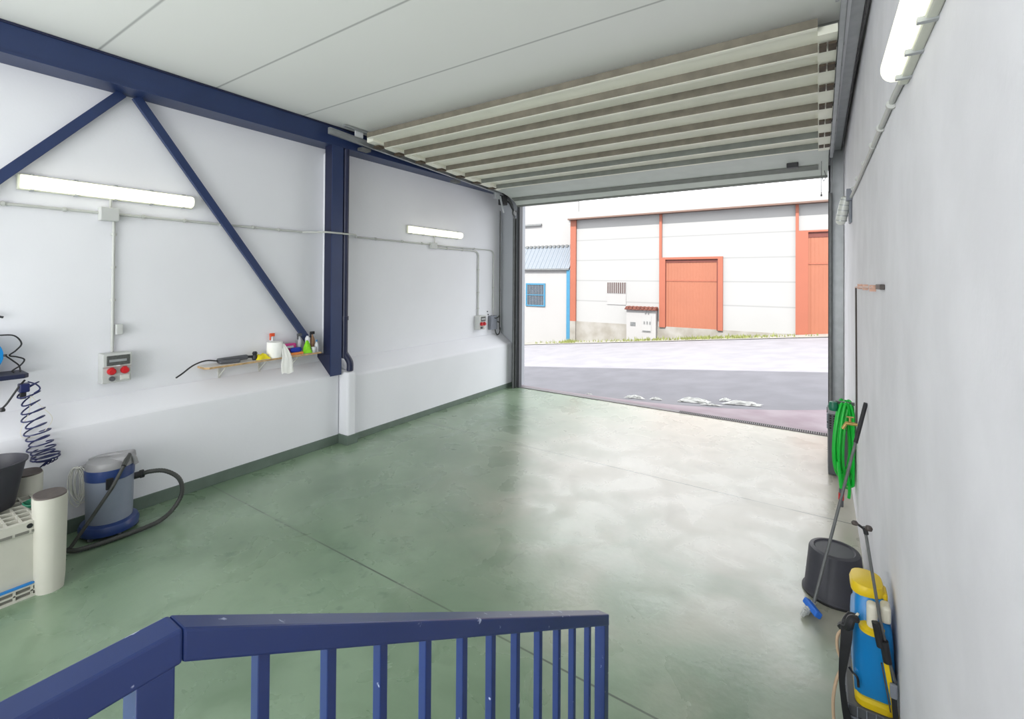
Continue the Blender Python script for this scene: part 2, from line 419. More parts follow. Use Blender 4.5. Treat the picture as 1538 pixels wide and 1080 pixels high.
# meter cabinet with clay tile roof
mc = MB().box(-9.13, -7.47, F-.35, F, -1.3, .86).build('meter_cabinet', M['fac2'], w)
tr = MB()
for i in range(8):
    xx = -9.14 + i*.22
    tr.lathe((xx+.08, F-.5, .93), [(.09, 0), (.09, .5)], 12, axis='y')
tr.box(-9.2, -7.42, F-.48, F, .82, .9)
tr.build('tile_roof', M['ftile'], mc, smooth=True)
MB().box(-8.25, -7.72, F-.37, F-.35, -.4, .5).build('meter_door', M['fac'], mc)
gg = MB()
for xx in (-8.13, -7.97, -7.81): gg.box(xx, xx+.06, F-.39, F-.37, .05, .2)
for xx in (-8.06, -7.9): gg.box(xx, xx+.06, F-.39, F-.35, .62, .7)
gg.box(-8.2, -7.75, F-.39, F-.37, -.36, -.31); gg.box(-8.9, -8.6, F-.36, F-.349, -.1, .12)
gg.each('meter', M['galv_d'], mc)

# ------------------------------------------------------------------ left neighbour
w2 = thing('house', (-17, F, -2), 'white rendered house with pale corrugated awning and blue corner post', 'building')
MB().box(-34, -12.85, F, F+6, -4, 3.2).build('wall', M['fac2'], w2)
MB().box(-34, -12.85, F+1.1, F+1.3, 3.2, 9.4).build('upper_wall', M['fac2'], w2)
MB().prism([(F-.12, 3.12), (F-.12, 3.17), (F+1.1, 4.72), (F+1.1, 4.66)], -34, -12.88, axis='x').build('awning', M['fawning'], w2)
sc = MB()
i = -19.0
while i < -12.95:
    sc.lathe((i, F+.95, 4.66), [(.1, 0), (.1, .14)], 10, axis='y'); i += .3
sc.each('ridge_tile', M['galv_d'], w2, smooth=True)
MB().box(-34, -12.88, F-.16, F-.1, 3.08, 3.18).build('gutter', M['galv_d'], w2)
MB().box(-13.06, -12.82, F-.1, F+.05, -1.45, 3.1).build('corner_post', M['fblue'], w2)
wf = MB().box(-16.05, -14.6, F-.06, F+.02, .76, .84).box(-16.05, -14.6, F-.06, F+.02, 2.14, 2.24).box(-16.05, -15.95, F-.06, F+.02, .84, 2.14).box(-14.7, -14.6, F-.06, F+.02, .84, 2.14).box(-15.95, -14.7, F-.06, F-.0, 1.46, 1.51).build('window_frame', M['fblue'], w2)
MB().box(-15.95, -14.7, F-.02, F+.02, .84, 2.14).build('pane', M['fwin'], wf)
wb = MB()
for i in range(11): wb.box(-15.9+i*.115, -15.88+i*.115, F-.05, F-.03, .84, 2.14)
wb.build('window_bars', M['fac2'], wf)
MB().box(-17.0, -15.5, F+.98, F+1.1, 6.1, 6.22).box(-13.5, -12.85, F+.98, F+1.1, 6.35, 6.46).each('wall_pipe', M['galv_d'], w2)

# weeds along the foot of the facade
wd = MB()
for i in range(900):
    x = random.choice([random.uniform(-15, .0), random.gauss(-12.6, .25), random.gauss(-3.6, .9), random.gauss(-8, .8), random.gauss(-5.2, .7)])
    y = 25.2 + random.uniform(-.28, .28) if random.random() < .75 else 25.7; h = random.uniform(.05, .17)*(1.6 if random.random() < .15 else 1)
    z = gz(x, y)+.02; dx = random.uniform(-.06, .06)
    wd.add([(x-.035, y, z), (x+.035, y, z), (x+dx, y+random.uniform(-.05, .05), z+h)], [(0, 1, 2)])
wd.build('weeds', M['weed'], label='strip of dry green weeds along the foot of the warehouse wall', category='weeds', kind='stuff')

# litter on the asphalt edge
def scrap(x, y, sx, sy, h, label):
    n = 12; vs = []; fs = []
    for j in range(n):
        for i in range(n):
            u = i/(n-1)*2-1; v = j/(n-1)*2-1
            rr = 1-.3*random.random() if max(abs(u), abs(v)) > .8 else 1
            xx = x+u*sx/2*rr; yy = y+v*sy/2*rr
            zz = gz(xx, yy)+.012+max(0, 1-u*u)*max(0, 1-v*v)*h*(.35+.65*random.random())
            vs.append((xx, yy, zz))
    for j in range(n-1):
        for i in range(n-1):
            a = j*n+i; fs.append((a, a+1, a+n+1, a+n))
    MB().add(vs, fs).build('litter', M['litter'], label=label, category='litter', group='white scraps of litter outside the door')
scrap(-3.55, 10.55, .5, .25, .09, 'leftmost large white scrap of litter on the asphalt outside')
scrap(-3.1, 10.65, .3, .2, .07, 'small white scrap of litter just right of the leftmost one')
scrap(-2.3, 10.75, .75, .4, .12, 'large crumpled white litter heap in the middle of the scraps')
scrap(-1.35, 10.85, .8, .3, .10, 'long white litter scrap nearest the right side of the doorway')
scrap(-1.87, 10.42, .45, .12, .04, 'thin white strip of litter between the two large scraps')
scrap(-1.75, 11.3, .25, .18, .06, 'small white litter scrap lying behind the others on dark asphalt')
scrap(-4.6, 10.35, .18, .1, .04, 'tiny white scrap of litter farthest left near the drain')

# ------------------------------------------------------------------ blue steel frame on left wall
bm_ = thing('steel_beam', (-6.1, 3, 4.47), 'long blue painted steel beam under the ceiling along the left wall', 'beam')
MB().box(-6.02, -5.999, YB, 8.95, 4.49, 4.745).build('web_face', M['blue'], bm_)
MB().box(-6.3, -5.985, YB, 8.95, 4.465, 4.49).build('bottom_flange', M['blue'], bm_)
MB().box(-6.3, -5.985, YB, 8.95, 4.735, 4.755).build('top_flange', M['blue_d'], bm_)
c_ = thing('steel_column', (-6.1, 4.35, 1.05), 'blue steel column standing on the wall ledge at the shelf end', 'column')
MB().box(-6.16, -6.0, 4.24, 4.26, 1.3, 4.465).prism([(-6.3, 1.31), (-6.0, 1.07), (-6.0, 1.36), (-6.16, 1.36), (-6.3, 1.40)], 4.235, 4.26).build('side_flange', M['blue_d'], c_)  # darker blue paints the shade on the column's side face
MB().box(-6.0, -5.985, 4.24, 4.43, 1.05, 4.465).box(-6.16, -6.0, 4.262, 4.43, 1.3, 4.465).build('front_plate', M['blue'], c_, bevel=.003)
pp = MB().tube(cr([(-6.02, 4.50, 4.46), (-6.02, 4.50, 3.0), (-6.02, 4.50, 1.42), (-6.02, 4.505, 1.36), (-5.985, 4.545, 1.27), (-5.965, 4.565, 1.2), (-5.965, 4.565, 1.09)], 6), .05, 16)
pt = thing('downpipe', (-6.02, 4.5, 1.09), 'dark blue downpipe with an elbow foot beside the steel column', 'pipe')
pp.build('pipe', M['blue_d'], pt, smooth=True)
MB().cyl((-6.02, 4.5, 1.86), (-6.02, 4.5, 1.92), .06, 16).build('clamp', M['blue_d'], pt, smooth=True)
def brace(a, b, label):
    MB().bar(a, b, .09, .05, up=(1, 0, 0)).build('steel_brace', M['blue'], bevel=.004, label=label, category='brace', group='diagonal braces under the blue beam')
brace((-6.23, 1.83, 4.46), (-6.23, .0, 2.25), 'blue diagonal brace falling to the left from under the beam')
brace((-6.23, 1.955, 4.46), (-6.23, 4.07, 1.53), 'blue diagonal brace running down from the beam to the shelf')

# ------------------------------------------------------------------ fluorescent fittings
def batten(loc, L, H, D, label, side=1, n_clip=5):
    """fixture on a wall; long axis Y; side=+1 protrudes to +X"""
    x, y, z = loc
    t = thing('fluorescent_light', (x, y, z), label, 'lamp', 'fluorescent battens on the walls')
    X0, X1 = (x, x+.035) if side > 0 else (x-.035, x)
    MB().box(X0, X1, y-L/2, y+L/2, z-H/2, z+H/2).build('housing', M['fixture'], t, bevel=.008)
    a, b = (X1, x+D) if side > 0 else (x-D, X0)
    n = 10; poly = []
    for i in range(n+1):
        th = -PI/2+PI*i/n
        px = (a+(b-a)*math.cos(th)**.7) if side > 0 else (b-(b-a)*max(0, math.cos(th))**.7)
        poly.append((px, z+math.sin(th)*(H/2-.012)))
    MB().prism(poly, y-L/2+.02, y+L/2-.02).build('diffuser', M['tube'], t, smooth=True, bevel=.006)
    for i in range(n_clip):
        yy = y-L/2+.1+(L-.2)*i/(n_clip-1)
        MB().box(min(X0, X1)-.001 if side > 0 else X0-.02, X1+.02 if side > 0 else X1, yy-.012, yy+.012, z+H/2-.012, z+H/2+.006).box(min(X0, X1)-.001 if side > 0 else X0-.02, X1+.02 if side > 0 else X1, yy-.012, yy+.012, z-H/2-.006, z-H/2+.012).each('clip', M['galv'], t)
    return t
batten((-6.3, 1.80, 3.39), 1.47, .155, .13, 'long lit fluorescent batten on the left wall beside the diagonal braces')
batten((-6.3, 6.77, 3.40), 1.52, .15, .12, 'lit fluorescent batten on the left wall nearest the garage door')
batten((.33, 1.92, 3.45), 1.52, .15, .10, 'lit fluorescent batten on the right wall at top right', side=-1, n_clip=6)

# ------------------------------------------------------------------ conduits left
def conduit(name, pts, r, label, clips, m='pipe'):
    P = [Vector(p) for p in pts]
    t = thing(name, tuple(P[0]), label, 'conduit')
    MB().tube(P, r, 10).build('tube', M[m], t, smooth=True)
    for c, ax in clips:
        c = Vector(c)
        dd = Vector((0, .012, 0)) if ax == 'y' else Vector((0, 0, .012))
        MB().cyl(c-dd, c+dd, r*1.7, 12).build('clip', M['pipe'], t, smooth=True)
    return t
def arc(c, r, a0, a1, n=6):
    return [(c[0], c[1]+r*math.cos(a), c[2]+r*math.sin(a)) for a in [a0+(a1-a0)*i/n for i in range(n+1)]]
xw = -6.275
pts = [(xw, -2.5, 3.17), (xw, 1.72, 3.165), (xw, 3.95, 3.165)] + cr([(xw, 3.95, 3.165), (-6.1, 4.08, 3.165), (-5.965, 4.15, 3.165), (-5.96, 4.6, 3.165), (-6.1, 4.75, 3.165), (xw, 4.9, 3.165)], 5)[1:] + [(xw, 6.72, 3.16)]
conduit('conduit', pts, .014, 'long grey conduit running level along the left wall under the fluorescent lights', [((xw, yy, 3.166), 'y') for yy in (-.6, .2, .98, 1.4, 2.05, 2.45, 2.85, 3.25, 3.6, 5.3, 5.9, 6.4)])
jb = MB().box(-6.3, -6.21, 1.66, 1.82, 3.085, 3.225).build('junction_box', M['socket'], bevel=.01, label='grey square junction box on the level conduit under the long lamp', category='junction box')
conduit('conduit', [(xw, 1.79, 3.09), (xw, 1.79, 2.4), (xw, 1.79, 1.70)], .014, 'vertical grey conduit dropping from the junction box to the left socket panel', [((xw, 1.79, zz), 'z') for zz in (2.95, 2.6, 2.25)])
MB().box(-6.3, -6.23, 1.81, 1.87, 1.88, 1.99).build('switch_box', M['socket'], bevel=.008, label='tiny pale switch box beside the vertical conduit above the left socket panel', category='switch box')
conduit('conduit', [(xw, 1.76, 3.22), (xw, 1.76, 3.33)], .011, 'short grey stub conduit joining the junction box to the long lamp', [])
conduit('conduit', [(xw, 6.72, 3.11), (xw, 7.95, 3.11)] + arc((xw, 8.05, 3.0), .1, PI/2, 0) + [(xw, 8.15, 1.68)], .016, 'grey conduit bending down to the red socket panel near the door', [((xw, yy, 3.11), 'y') for yy in (7.1, 7.6)] + [((xw, 8.15, zz), 'z') for zz in (2.7, 2.2, 1.85)])
conduit('conduit', [(xw, 6.8, 3.155), (xw, 8.52, 3.155)] + arc((xw, 8.62, 3.05), .1, PI/2, 0) + [(xw, 8.72, 1.68)], .012, 'thin grey conduit bending down to the door control box', [((xw, 8.0, 3.155), 'y'), ((xw, 8.72, 2.3), 'z')])
MB().box(-6.3, -6.23, 6.62, 6.78, 3.08, 3.2).build('junction_box', M['socket'], bevel=.01, label='small grey junction box under the lamp nearest the garage door', category='junction box')
conduit('conduit', [(xw, 6.74, 3.2), (xw, 6.74, 3.33)], .011, 'short grey stub conduit under the lamp nearest the garage door', [])

def socket_panel(y, z, W, H, label, big=True):
    t = thing('socket_panel', (-6.3, y, z), label, 'socket panel')
    MB().prism([(-6.3, z), (-6.17, z), (-6.17, z+H*.52), (-6.15, z+H*.56), (-6.15, z+H), (-6.3, z+H)], y, y+W).build('housing', M['socket'], t, bevel=.008)
    wn = MB().box(-6.15, -6.142, y+.03, y+W-.02, z+H*.6, z+H*.93).build('breaker_window', M['window_d'], t, bevel=.004)
    MB().box(-6.142, -6.138, y+.05, y+W-.05, z+H*.72, z+H*.8).build('breakers', M['galv'], wn)
    MB().box(-6.15, -6.13, y+W*.46, y+W*.56, z+H*.565, z+H*.6).build('latch', M['label'], t)
    for k in (0, 1):
        yy = y+W*(.3+.45*k)
        s = MB().lathe((-6.17, yy, z+H*.4), [(.036, 0), (.036, .035), (.026, .05)], 18, axis='x').box(-6.17, -6.13, yy-.012, yy+.012, z+H*.4, z+H*.53)
        s.build('red_socket', M['red'], t, smooth=True)
    MB().lathe((-6.17, y+W*.32, z+H*.15), [(.024, 0), (.024, .03)], 16, axis='x').build('round_socket', M['dgrey'], t, smooth=True)
    MB().box(-6.17, -6.15, y+W*.6, y+W*.92, z+H*.08, z+H*.25).build('flap_socket', M['lgrey'], t, bevel=.004)
socket_panel(1.68, 1.385, .245, .31, 'grey wall socket panel with two red sockets above the vacuum cleaner')
socket_panel(8.06, 1.385, .22, .31, 'grey socket panel with red sockets on the left wall near the garage door')
# door control box and cable
t = thing('door_control_box', (-6.3, 8.7, 1.3), 'grey door control box with looping black cable near the door corner', 'control box')
MB().box(-6.3, -6.2, 8.56, 8.78, 1.34, 1.66).build('housing', M['mgrey'], t, bevel=.008)
MB().tube(cr([(-6.25, 8.6, 1.66), (-6.2, 8.7, 1.60), (-6.2, 8.82, 1.62), (-6.22, 8.9, 1.66)], 6), .014, 8).build('cable', M['hose_dk'], t, smooth=True)
pts = [(-6.24, 8.93, 4.1), (-6.24, 8.93, 3.0), (-6.24, 8.93, 1.45)]
pts += [(-6.22, 8.83+.1*math.cos(a), 1.36+.15*math.sin(a)) for a in [-i*PI/8 for i in range(0, 15)]]
MB().tube(cr(pts, 4), .013, 8).build('cable', M['hose_dk'], t, smooth=True)
MB().lathe((-6.3, 8.52, 1.76), [(.012, 0), (.012, .02)], 10, axis='x').build('screw', M['black'], t)
MB().lathe((-6.3, 8.55, 1.69), [(.012, 0), (.012, .02)], 10, axis='x').build('screw', M['black'], t)

# ------------------------------------------------------------------ sectional door (raised under the ceiling)
def dz(y): return 4.44 + .045*(8.06-y)       # leaf rises slightly to the inside
DX0, DX1 = -5.62, -.01
dr = thing('door_1', (-2.8, 6.5, 4.3), 'raised cream sectional garage door hanging on tracks under the ceiling', 'garage door', kind='structure')
RY = []
for q in (4.205, 4.533, 4.967, 5.481, 6.051, 6.645, 7.221, 7.821):
    RY.append(q*(1.96+.3627)/(1.95+.045*q))
EDGE = RY[0]
for i in range(8):
    y0 = RY[i]; y1 = RY[i+1] if i < 7 else 8.12
    z0, z1 = dz(y0)+.02, dz(y1)+.02
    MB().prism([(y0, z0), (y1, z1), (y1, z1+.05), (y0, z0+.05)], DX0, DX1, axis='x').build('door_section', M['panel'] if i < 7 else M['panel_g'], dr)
    h = .085 if i else .022
    rb = MB().prism([(y0, z0), (y0+.004, z0-h), (y0+.03, z0-h), (y0+.03, z0)] if i else [(y0-.004, z0+.05), (y0-.004, z0-h), (y0+.03, z0-h), (y0+.03, z0)], DX0, DX1, axis='x').build('section_rib', M['rib'] if i < 6 else M['rib_g'], dr)
    MB().box(DX0, DX1, y0+.004, y0+.05, z0-h-.004, z0-h+.0005).build('rib_lip', M['panel'], rb)
RY = RY[1:]
# curved lowest section
zb = dz(8.06)
prof_o = [(8.08, zb-.03), (8.4, zb-.05), (8.65, zb-.10), (8.86, zb-.17), (8.985, zb-.26)]
prof_i = [(9.03, zb-.22), (8.9, zb-.09), (8.68, zb-.02), (8.4, zb+.03), (8.08, zb+.05)]
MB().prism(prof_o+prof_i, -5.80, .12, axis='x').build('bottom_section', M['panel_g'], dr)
MB().prism([(8.68, zb-.125), (8.80, zb-.175), (8.82, zb-.16), (8.72, zb-.10)], -5.76, -.01, axis='x').build('stiffener', M['rib_g'], dr)
MB().prism([(8.96, zb-.275), (9.03, zb-.275), (9.03, zb-.235), (8.96, zb-.235)], -5.80, .12, axis='x').build('rubber_seal', M['rib_g'], dr)
MB().box(-.43, -.27, 8.52, 8.62, zb-.15, zb-.075).build('pull_handle', M['black'], dr, bevel=.01)
# end stile strips with hinge plates
MB().prism([(4.68, dz(4.68)-.02), (8.1, zb-.045), (8.1, zb+.02), (4.68, dz(4.68)+.05)], -.01, .13, axis='x').build('end_stile', M['panel'], dr)
MB().prism([(4.68, dz(4.68)-.02), (8.1, zb-.045), (8.1, zb+.02), (4.68, dz(4.68)+.05)], -5.76, -5.62, axis='x').build('end_stile', M['panel'], dr)
for y in RY[:7]:
    z = dz(y)-.03
    for x0, x1 in ((.0, .055), (.067, .125)):
        MB().box(x0, x1, y-.09, y+.06, z-.02, z+.0).build('hinge_plate', M['rust'], dr)
    MB().box(-5.78, -5.66, y-.07, y+.06, z-.03, z+.0).build('hinge_plate', M['rust'], dr)
    MB().cyl((.12, y, z), (.18, y, z), .02, 10).build('roller', M['galv_d'], dr, smooth=True)
    MB().cyl((-5.86, y, z), (-5.78, y, z), .02, 10).build('roller', M['galv_d'], dr, smooth=True)
bl = MB()
for i, y in enumerate(RY[:7]):
    for k in range(4):
        xx = -4.6+k*1.25+.10*i; yy = y+.16; bl.box(xx, xx+.06, yy, yy+.02, dz(yy)+.008, dz(yy)+.022)
bl.each('latch_plate', M['galv_d'], dr)
MB().bar((.03, 8.55, 4.34), (.03, 8.55, 3.82), .01, .01, up=(0,1,0)).lathe((.03, 8.55, 3.8), [(.012, 0), (.012, .03)], 10).build('pull_rod', M['galv_d'], dr)
MB().tube(cr([(.07, 8.6, 4.2), (.085, 8.6, 4.1), (.06, 8.6, 4.04), (.04, 8.6, 4.1)], 5), .006, 6).build('hook', M['galv_d'], dr, smooth=True)

def track(x0, x1, label, side, ys):
    t = thing('door_track', ((x0+x1)/2, 8.9, 0), label, 'door track', 'tracks of the sectional door')
    xa, xb = x0, x1
    z0, z1 = 4.65, 4.44
    m = MB()
    xi = xa if side < 0 else xb        # web side
    wx0, wx1 = (xa, xa+.006) if side < 0 else (xb-.006, xb)
    m.prism([(ys, z0-.085), (8.45, z1-.085), (8.45, z1), (ys, z0)], wx0, wx1, axis='x')
    m.prism([(ys, z0-.085), (8.45, z1-.085), (8.45, z1-.08), (ys, z0-.08)], xa, xb, axis='x')
    m.prism([(ys, z0), (8.45, z1), (8.45, z1+.005), (ys, z0+.005)], xa, xb, axis='x')
    m.build('horizontal_rail', M['galv'], t)
    # bend
    pts = []
    R = .5; cy, cz = 8.45, z1-.04-R
    for i in range(11):
        a = PI/2-PI/2*i/10; pts.append((cy+R*math.cos(a), cz+R*math.sin(a)))
    out = [(cy+(R+.04)*math.cos(PI/2-PI/2*i/10), cz+(R+.04)*math.sin(PI/2-PI/2*i/10)) for i in range(11)]
    inn = [(cy+(R-.04)*math.cos(PI/2-PI/2*i/10), cz+(R-.04)*math.sin(PI/2-PI/2*i/10)) for i in range(10, -1, -1)]
    MB().prism(out+inn, wx0, wx1, axis='x').build('bend', M['galv_d'], t)
    v = MB().box(wx0, wx1, 8.91, 8.99, 0, cz).box(xa, xb, 8.985, 8.991, 0, cz).box(xa, xb, 8.91, 8.916, 0, cz)
    v.build('upright', M['galv_d'] if side < 0 else M['galv_d'], t)
    return t
tl = track(-5.87, -5.82, 'galvanised door track along the left side of the raised door', -1, 4.08)
tR = track(.135, .175, 'galvanised door track along the right side of the raised door', 1, 3.2)
# dark jamb seal strips at both door sides
box1('trim_2', M['dgrey'], -5.84, -5.765, 9.04, 9.16, 0, 4.36, **ST)
box1('trim_3', M['black'], -5.785, -5.765, 9.03, 9.04, 0, 4.3, **ST)
box1('trim_4', M['black'], .125, .15, 9.02, 9.12, 0, 4.36, **ST)
# left track hardware
for (y, lab) in ((4.60, 'white hanger bracket above the left track by the column'), (7.9, 'white hanger bracket above the left track near the door corner')):
    MB().box(-5.865, -5.835, y-.07, y+.07, 4.662-.0481*(y-.07-4.08), 4.74).build('hanger_bracket', M['label'], label=lab, category='bracket', bevel=.004)
for (y, lab) in ((4.82, 'grey bracket block under the left track beside the column'), (7.0, 'small grey bracket under the left track halfway to the door')):
    z = 4.65-.048*(y-4.08)-.09
    MB().box(-5.985, -5.87, y-.14, y+.03, z-.045, z).build('track_bracket', M['galv_d'], label=lab, category='bracket', bevel=.004)
m = MB().bar((-5.80, 4.3, 4.735), (-5.80, 8.2, 4.70), .035, .03); m.build('angle_rail', M['galv'], label='thin galvanised angle rail under the ceiling above the left door track', category='rail')
# door operator at left corner
t = thing('door_operator', (-5.9, 8.5, 4.1), 'dark chain operator with pale steel arm at the left door corner', 'door operator')
MB().box(-6.0, -5.85, 8.5, 8.66, 4.16, 4.40).build('motor', M['black'], t, bevel=.01)
MB().box(-5.90, -5.84, 8.18, 8.34, 4.25, 4.55).build('arm_plate', M['galv'], t, bevel=.006)
MB().bar((-5.84, 8.35, 4.32), (-5.80, 8.42, 3.96), .03, .03, up=(0, 1, 0)).build('arm', M['galv'], t)
MB().lathe((-5.86, 8.92, 4.02), [(.07, 0), (.07, .05)], 16, axis='x').build('pulley', M['galv_d'], t, smooth=True)
MB().tube(cr([(-5.9, 8.6, 4.3), (-5.86, 8.75, 4.22), (-5.84, 8.85, 4.1), (-5.82, 8.95, 4.05)], 6), .02, 8).build('chain', M['black'], t, smooth=True)
# right track cover and channel against wall
t = thing('spring_channel', (.25, 6, 4.5), 'grey steel channel above the right track against the right wall', 'channel')
MB().box(.20, .29, 2.6, 9.05, 4.60, 4.66).build('channel', M['galv'], t, bevel=.003)
MB().box(.178, .20, 2.6, 9.05, 4.56, 4.70).build('flange', M['label'], t)
MB().box(.29, .30, 2.6, 9.05, 4.58, 4.70).build('edge', M['black'], t)  # black strip painted in for the dark gap beside the wall
MB().bar((.18, 7.2, 4.56), (.18, 7.2, 4.70), .03, .03, up=(0, 1, 0)).build('hanger', M['galv_d'], t)
t = thing('hanger_strap', (.11, 4.5, 4.6), 'perforated steel hanger strap holding the top edge of the raised door at right', 'bracket')
MB().box(.10, .125, 4.12, 4.16, 4.56, 4.76).build('strap', M['galv'], t)

# ------------------------------------------------------------------ right wall: bulkhead lamp & conduit
conduit('conduit', [(.315, 2.68, 3.41), (.315, 3.0, 3.43), (.315, 6.0, 3.47), (.315, 6.75, 3.49)], .014, 'grey conduit on the right wall from the big lamp to the bulkhead', [((.315, yy, 3.36+.029*(yy-2)+.03), 'y') for yy in (3.1, 3.6, 4.1, 4.8, 5.6, 6.3)])
t = thing('bulkhead_light', (.33, 7.2, 3.35), 'white bulkhead lamp on the right wall near the garage door', 'lamp')
MB().box(.27, .33, 6.78, 6.94, 3.46, 3.60).build('connection_box', M['mgrey'], t, bevel=.01)
MB().box(.30, .33, 6.84, 7.04, 3.20, 3.48).build('base', M['mgrey'], t, bevel=.02)
A_ = Vector((.275, 6.92, 3.53)); B_ = Vector((.215, 6.98, 3.19))
MB().tube([A_, A_.lerp(B_, .04), A_.lerp(B_, .3), A_.lerp(B_, .8), A_.lerp(B_, .94), B_], [.03, .048, .056, .058, .045, .015], 20).build('diffuser', M['bulkhead'], t, smooth=True)
for k in (.12, .3, .48, .66, .84):
    MB().tube([A_.lerp(B_, k-.012), A_.lerp(B_, k+.012)], .062, 20).build('cage_ring', M['galv'], t, smooth=True)

# water pipe and tap
t = thing('water_pipe', (.31, 5.8, 1.1), 'thin dark water pipe dropping down the right wall to a brass tap', 'pipe')
MB().tube([(.312, 5.84, 2.44), (.312, 5.76, 1.6), (.312, 5.74, 1.08)], .008, 8).build('pipe', M['iron'], t, smooth=True)
MB().tube([(.312, 5.84, 2.44), (.305, 4.9, 2.45), (.305, 3.95, 2.46)], .009, 8).build('branch_pipe', M['copper'], t, smooth=True)
MB().box(.305, .33, 3.55, 3.8, 2.45, 2.482).build('valve', M['iron'], t, bevel=.004)
for y in (5.3, 4.7, 4.1): MB().box(.295, .33, y-.02, y+.02, 2.43, 2.475).build('pipe_clip', M['copper'], t)
tp = MB().cyl((.32, 5.74, 1.08), (.22, 5.74, 1.08), .017, 10).cyl((.23, 5.74, 1.08), (.20, 5.74, 1.02), .015, 10).cyl((.26, 5.74, 1.08), (.26, 5.74, 1.14), .01, 8).bar((.23, 5.74, 1.145), (.29, 5.74, 1.145), .015, .01).build('tap', M['brass'], t, smooth=True)

# green hose coil hanging by tap
t = thing('garden_hose', (.25, 6.1, .15), 'bright green coiled garden hose hanging from the tap on the right wall', 'hose')
for i in range(15):
    cx = .225+random.uniform(-.02, .05); cy = 6.2+random.uniform(-.16, .22); h = random.uniform(.36, .44); wdt = random.uniform(.05, .085)
    yaw = random.uniform(-.3, .5); zt = 1.16+random.uniform(-.02, .05); zc = zt-h
    pts = []
    for k in range(41):
        a = 2*PI*k/40+PI/2; u = math.cos(a)*wdt*(1.2-.45*math.sin(a)); v = math.sin(a)*h
        px = cx+u*math.cos(yaw); py = cy+u*math.sin(yaw)*2.5
        pts.append((min(px, .305), py, zc+v))
    MB().tube(pts, .0135, 8, cap=False).build('loop', M['greenhose'], t, smooth=True)
MB().tube(cr([(.17, 6.0, .6), (.19, 6.0, .4), (.2, 6.02, .3)], 6), .017, 8).build('hose_end', M['greenhose'], t, smooth=True)
MB().tube(cr([(.25, 6.1, .5), (.27, 6.1, .3), (.265, 6.1, .2)], 6), .015, 8).build('hose_end', M['greenhose'], t, smooth=True)
MB().cyl((.2, 6.02, .32), (.195, 6.02, .13), .022, 10).build('nozzle', M['dgrey'], t, smooth=True)
MB().cyl((.198, 6.02, .27), (.196, 6.02, .2), .026, 10).build('nozzle_ring', M['red'], t, smooth=True)
MB().lathe((.13, 6.1, 1.1), [(.0, 0), (.04, .01), (.05, .05), (.035, .1), (0, .11)], 14).build('connector', M['greendk'], t, smooth=True)
MB().bar((.32, 6.2, 1.18), (.15, 6.2, 1.18), .03, .03).build('hose_hook', M['galv_d'], t)

# dark vented cabinet at right jamb
t = thing('vented_crate', (.22, 7.6, 0), 'tall dark grey vented plastic crate beside the right door jamb', 'crate')
MB().box(.10, .325, 7.3, 7.75, 0, .58).build('body', M['dgrey'], t, bevel=.012)
MB().box(.095, .325, 7.28, 7.77, .58, .79).build('vented_top', M['dgrey'], t, bevel=.006)
sl = MB()
for i in range(6):
    for k in range(5):
        sl.box(.115+k*.04, .135+k*.04, 7.272, 7.281, .60+i*.031, .617+i*.031)
for i in range(6):
    for k in range(8):
        sl.box(.089, .096, 7.31+k*.055, 7.34+k*.055, .60+i*.031, .617+i*.031)
sl.build('vent_slots', M['slot'], t)
MB().box(.085, .1, 7.27, 7.33, .69, .79).box(.085, .1, 7.27, 7.33, .6, .66).build('clasp', M['mgrey'], t)

# upturned tub
t = thing('upturned_tub', (.105, 4.55, 0), 'large black rubber tub standing upside down by the right wall', 'tub')
MB().lathe((.105, 4.55, 0), [(.215, 0), (.22, .012), (.212, .02), (.205, .03), (.175, .34), (.168, .355), (.14, .362), (.13, .352), (0, .352)], 48).build('shell', M['tub'], t, smooth=True)
MB().lathe((.105, 4.55, 0), [(.218, 0), (.222, .006), (.222, .014), (.21, .018)], 48).build('rim', M['blackrub'], t, smooth=True)

# long handled brush leaning on the wall
t = thing('long_handled_brush', (-.03, 4.15, 0), 'long thin pole brush with a blue head leaning against the right wall', 'brush')
MB().cyl((-.03, 4.18, .09), (.318, 4.76, 1.50), .011, 10).build('pole', M['galv_d'], t, smooth=True)
MB().cyl((.245, 4.638, 1.205), (.32, 4.763, 1.508), .0155, 12).build('grip', M['black'], t, smooth=True)
MB().obox((-.04, 4.165, .055), (.05, .17, .045), (0, .5, .5)).build('brush_head', M['brushblue'], t, bevel=.01)
br = MB()
for i in range(5):
    for k in range(3):
        br.obox((-.078+k*.014+.008*i-.016, 4.13+i*.03-.01+.02*k-.02, .035), (.02, .022, .05), (.1, .6+random.uniform(-.2, .2), .4))
br.build('bristles', M['bristle'], t)

# crate under sprayer
t = thing('grey_crate', (.2, 3.1, 0), 'dark grey ribbed plastic crate under the backpack sprayer', 'crate')
MB().box(.13, .325, 2.98, 3.42, 0, .315).build('body', M['dgrey'], t, bevel=.008)
MB().box(.122, .328, 2.972, 3.43, .275, .33).build('rim', M['dgrey'], t, bevel=.006)
r_ = MB()
for k in range(6): r_.box(.125+k*.038, .129+k*.038, 2.966, 2.973, .277, .328)
r_.box(.122, .328, 2.966, 2.973, .266, .274)
for k in range(9): r_.box(.116, .123, 3.0+k*.05, 3.004+k*.05, .277, .328)
r_.build('ribs', M['mgrey'], t)

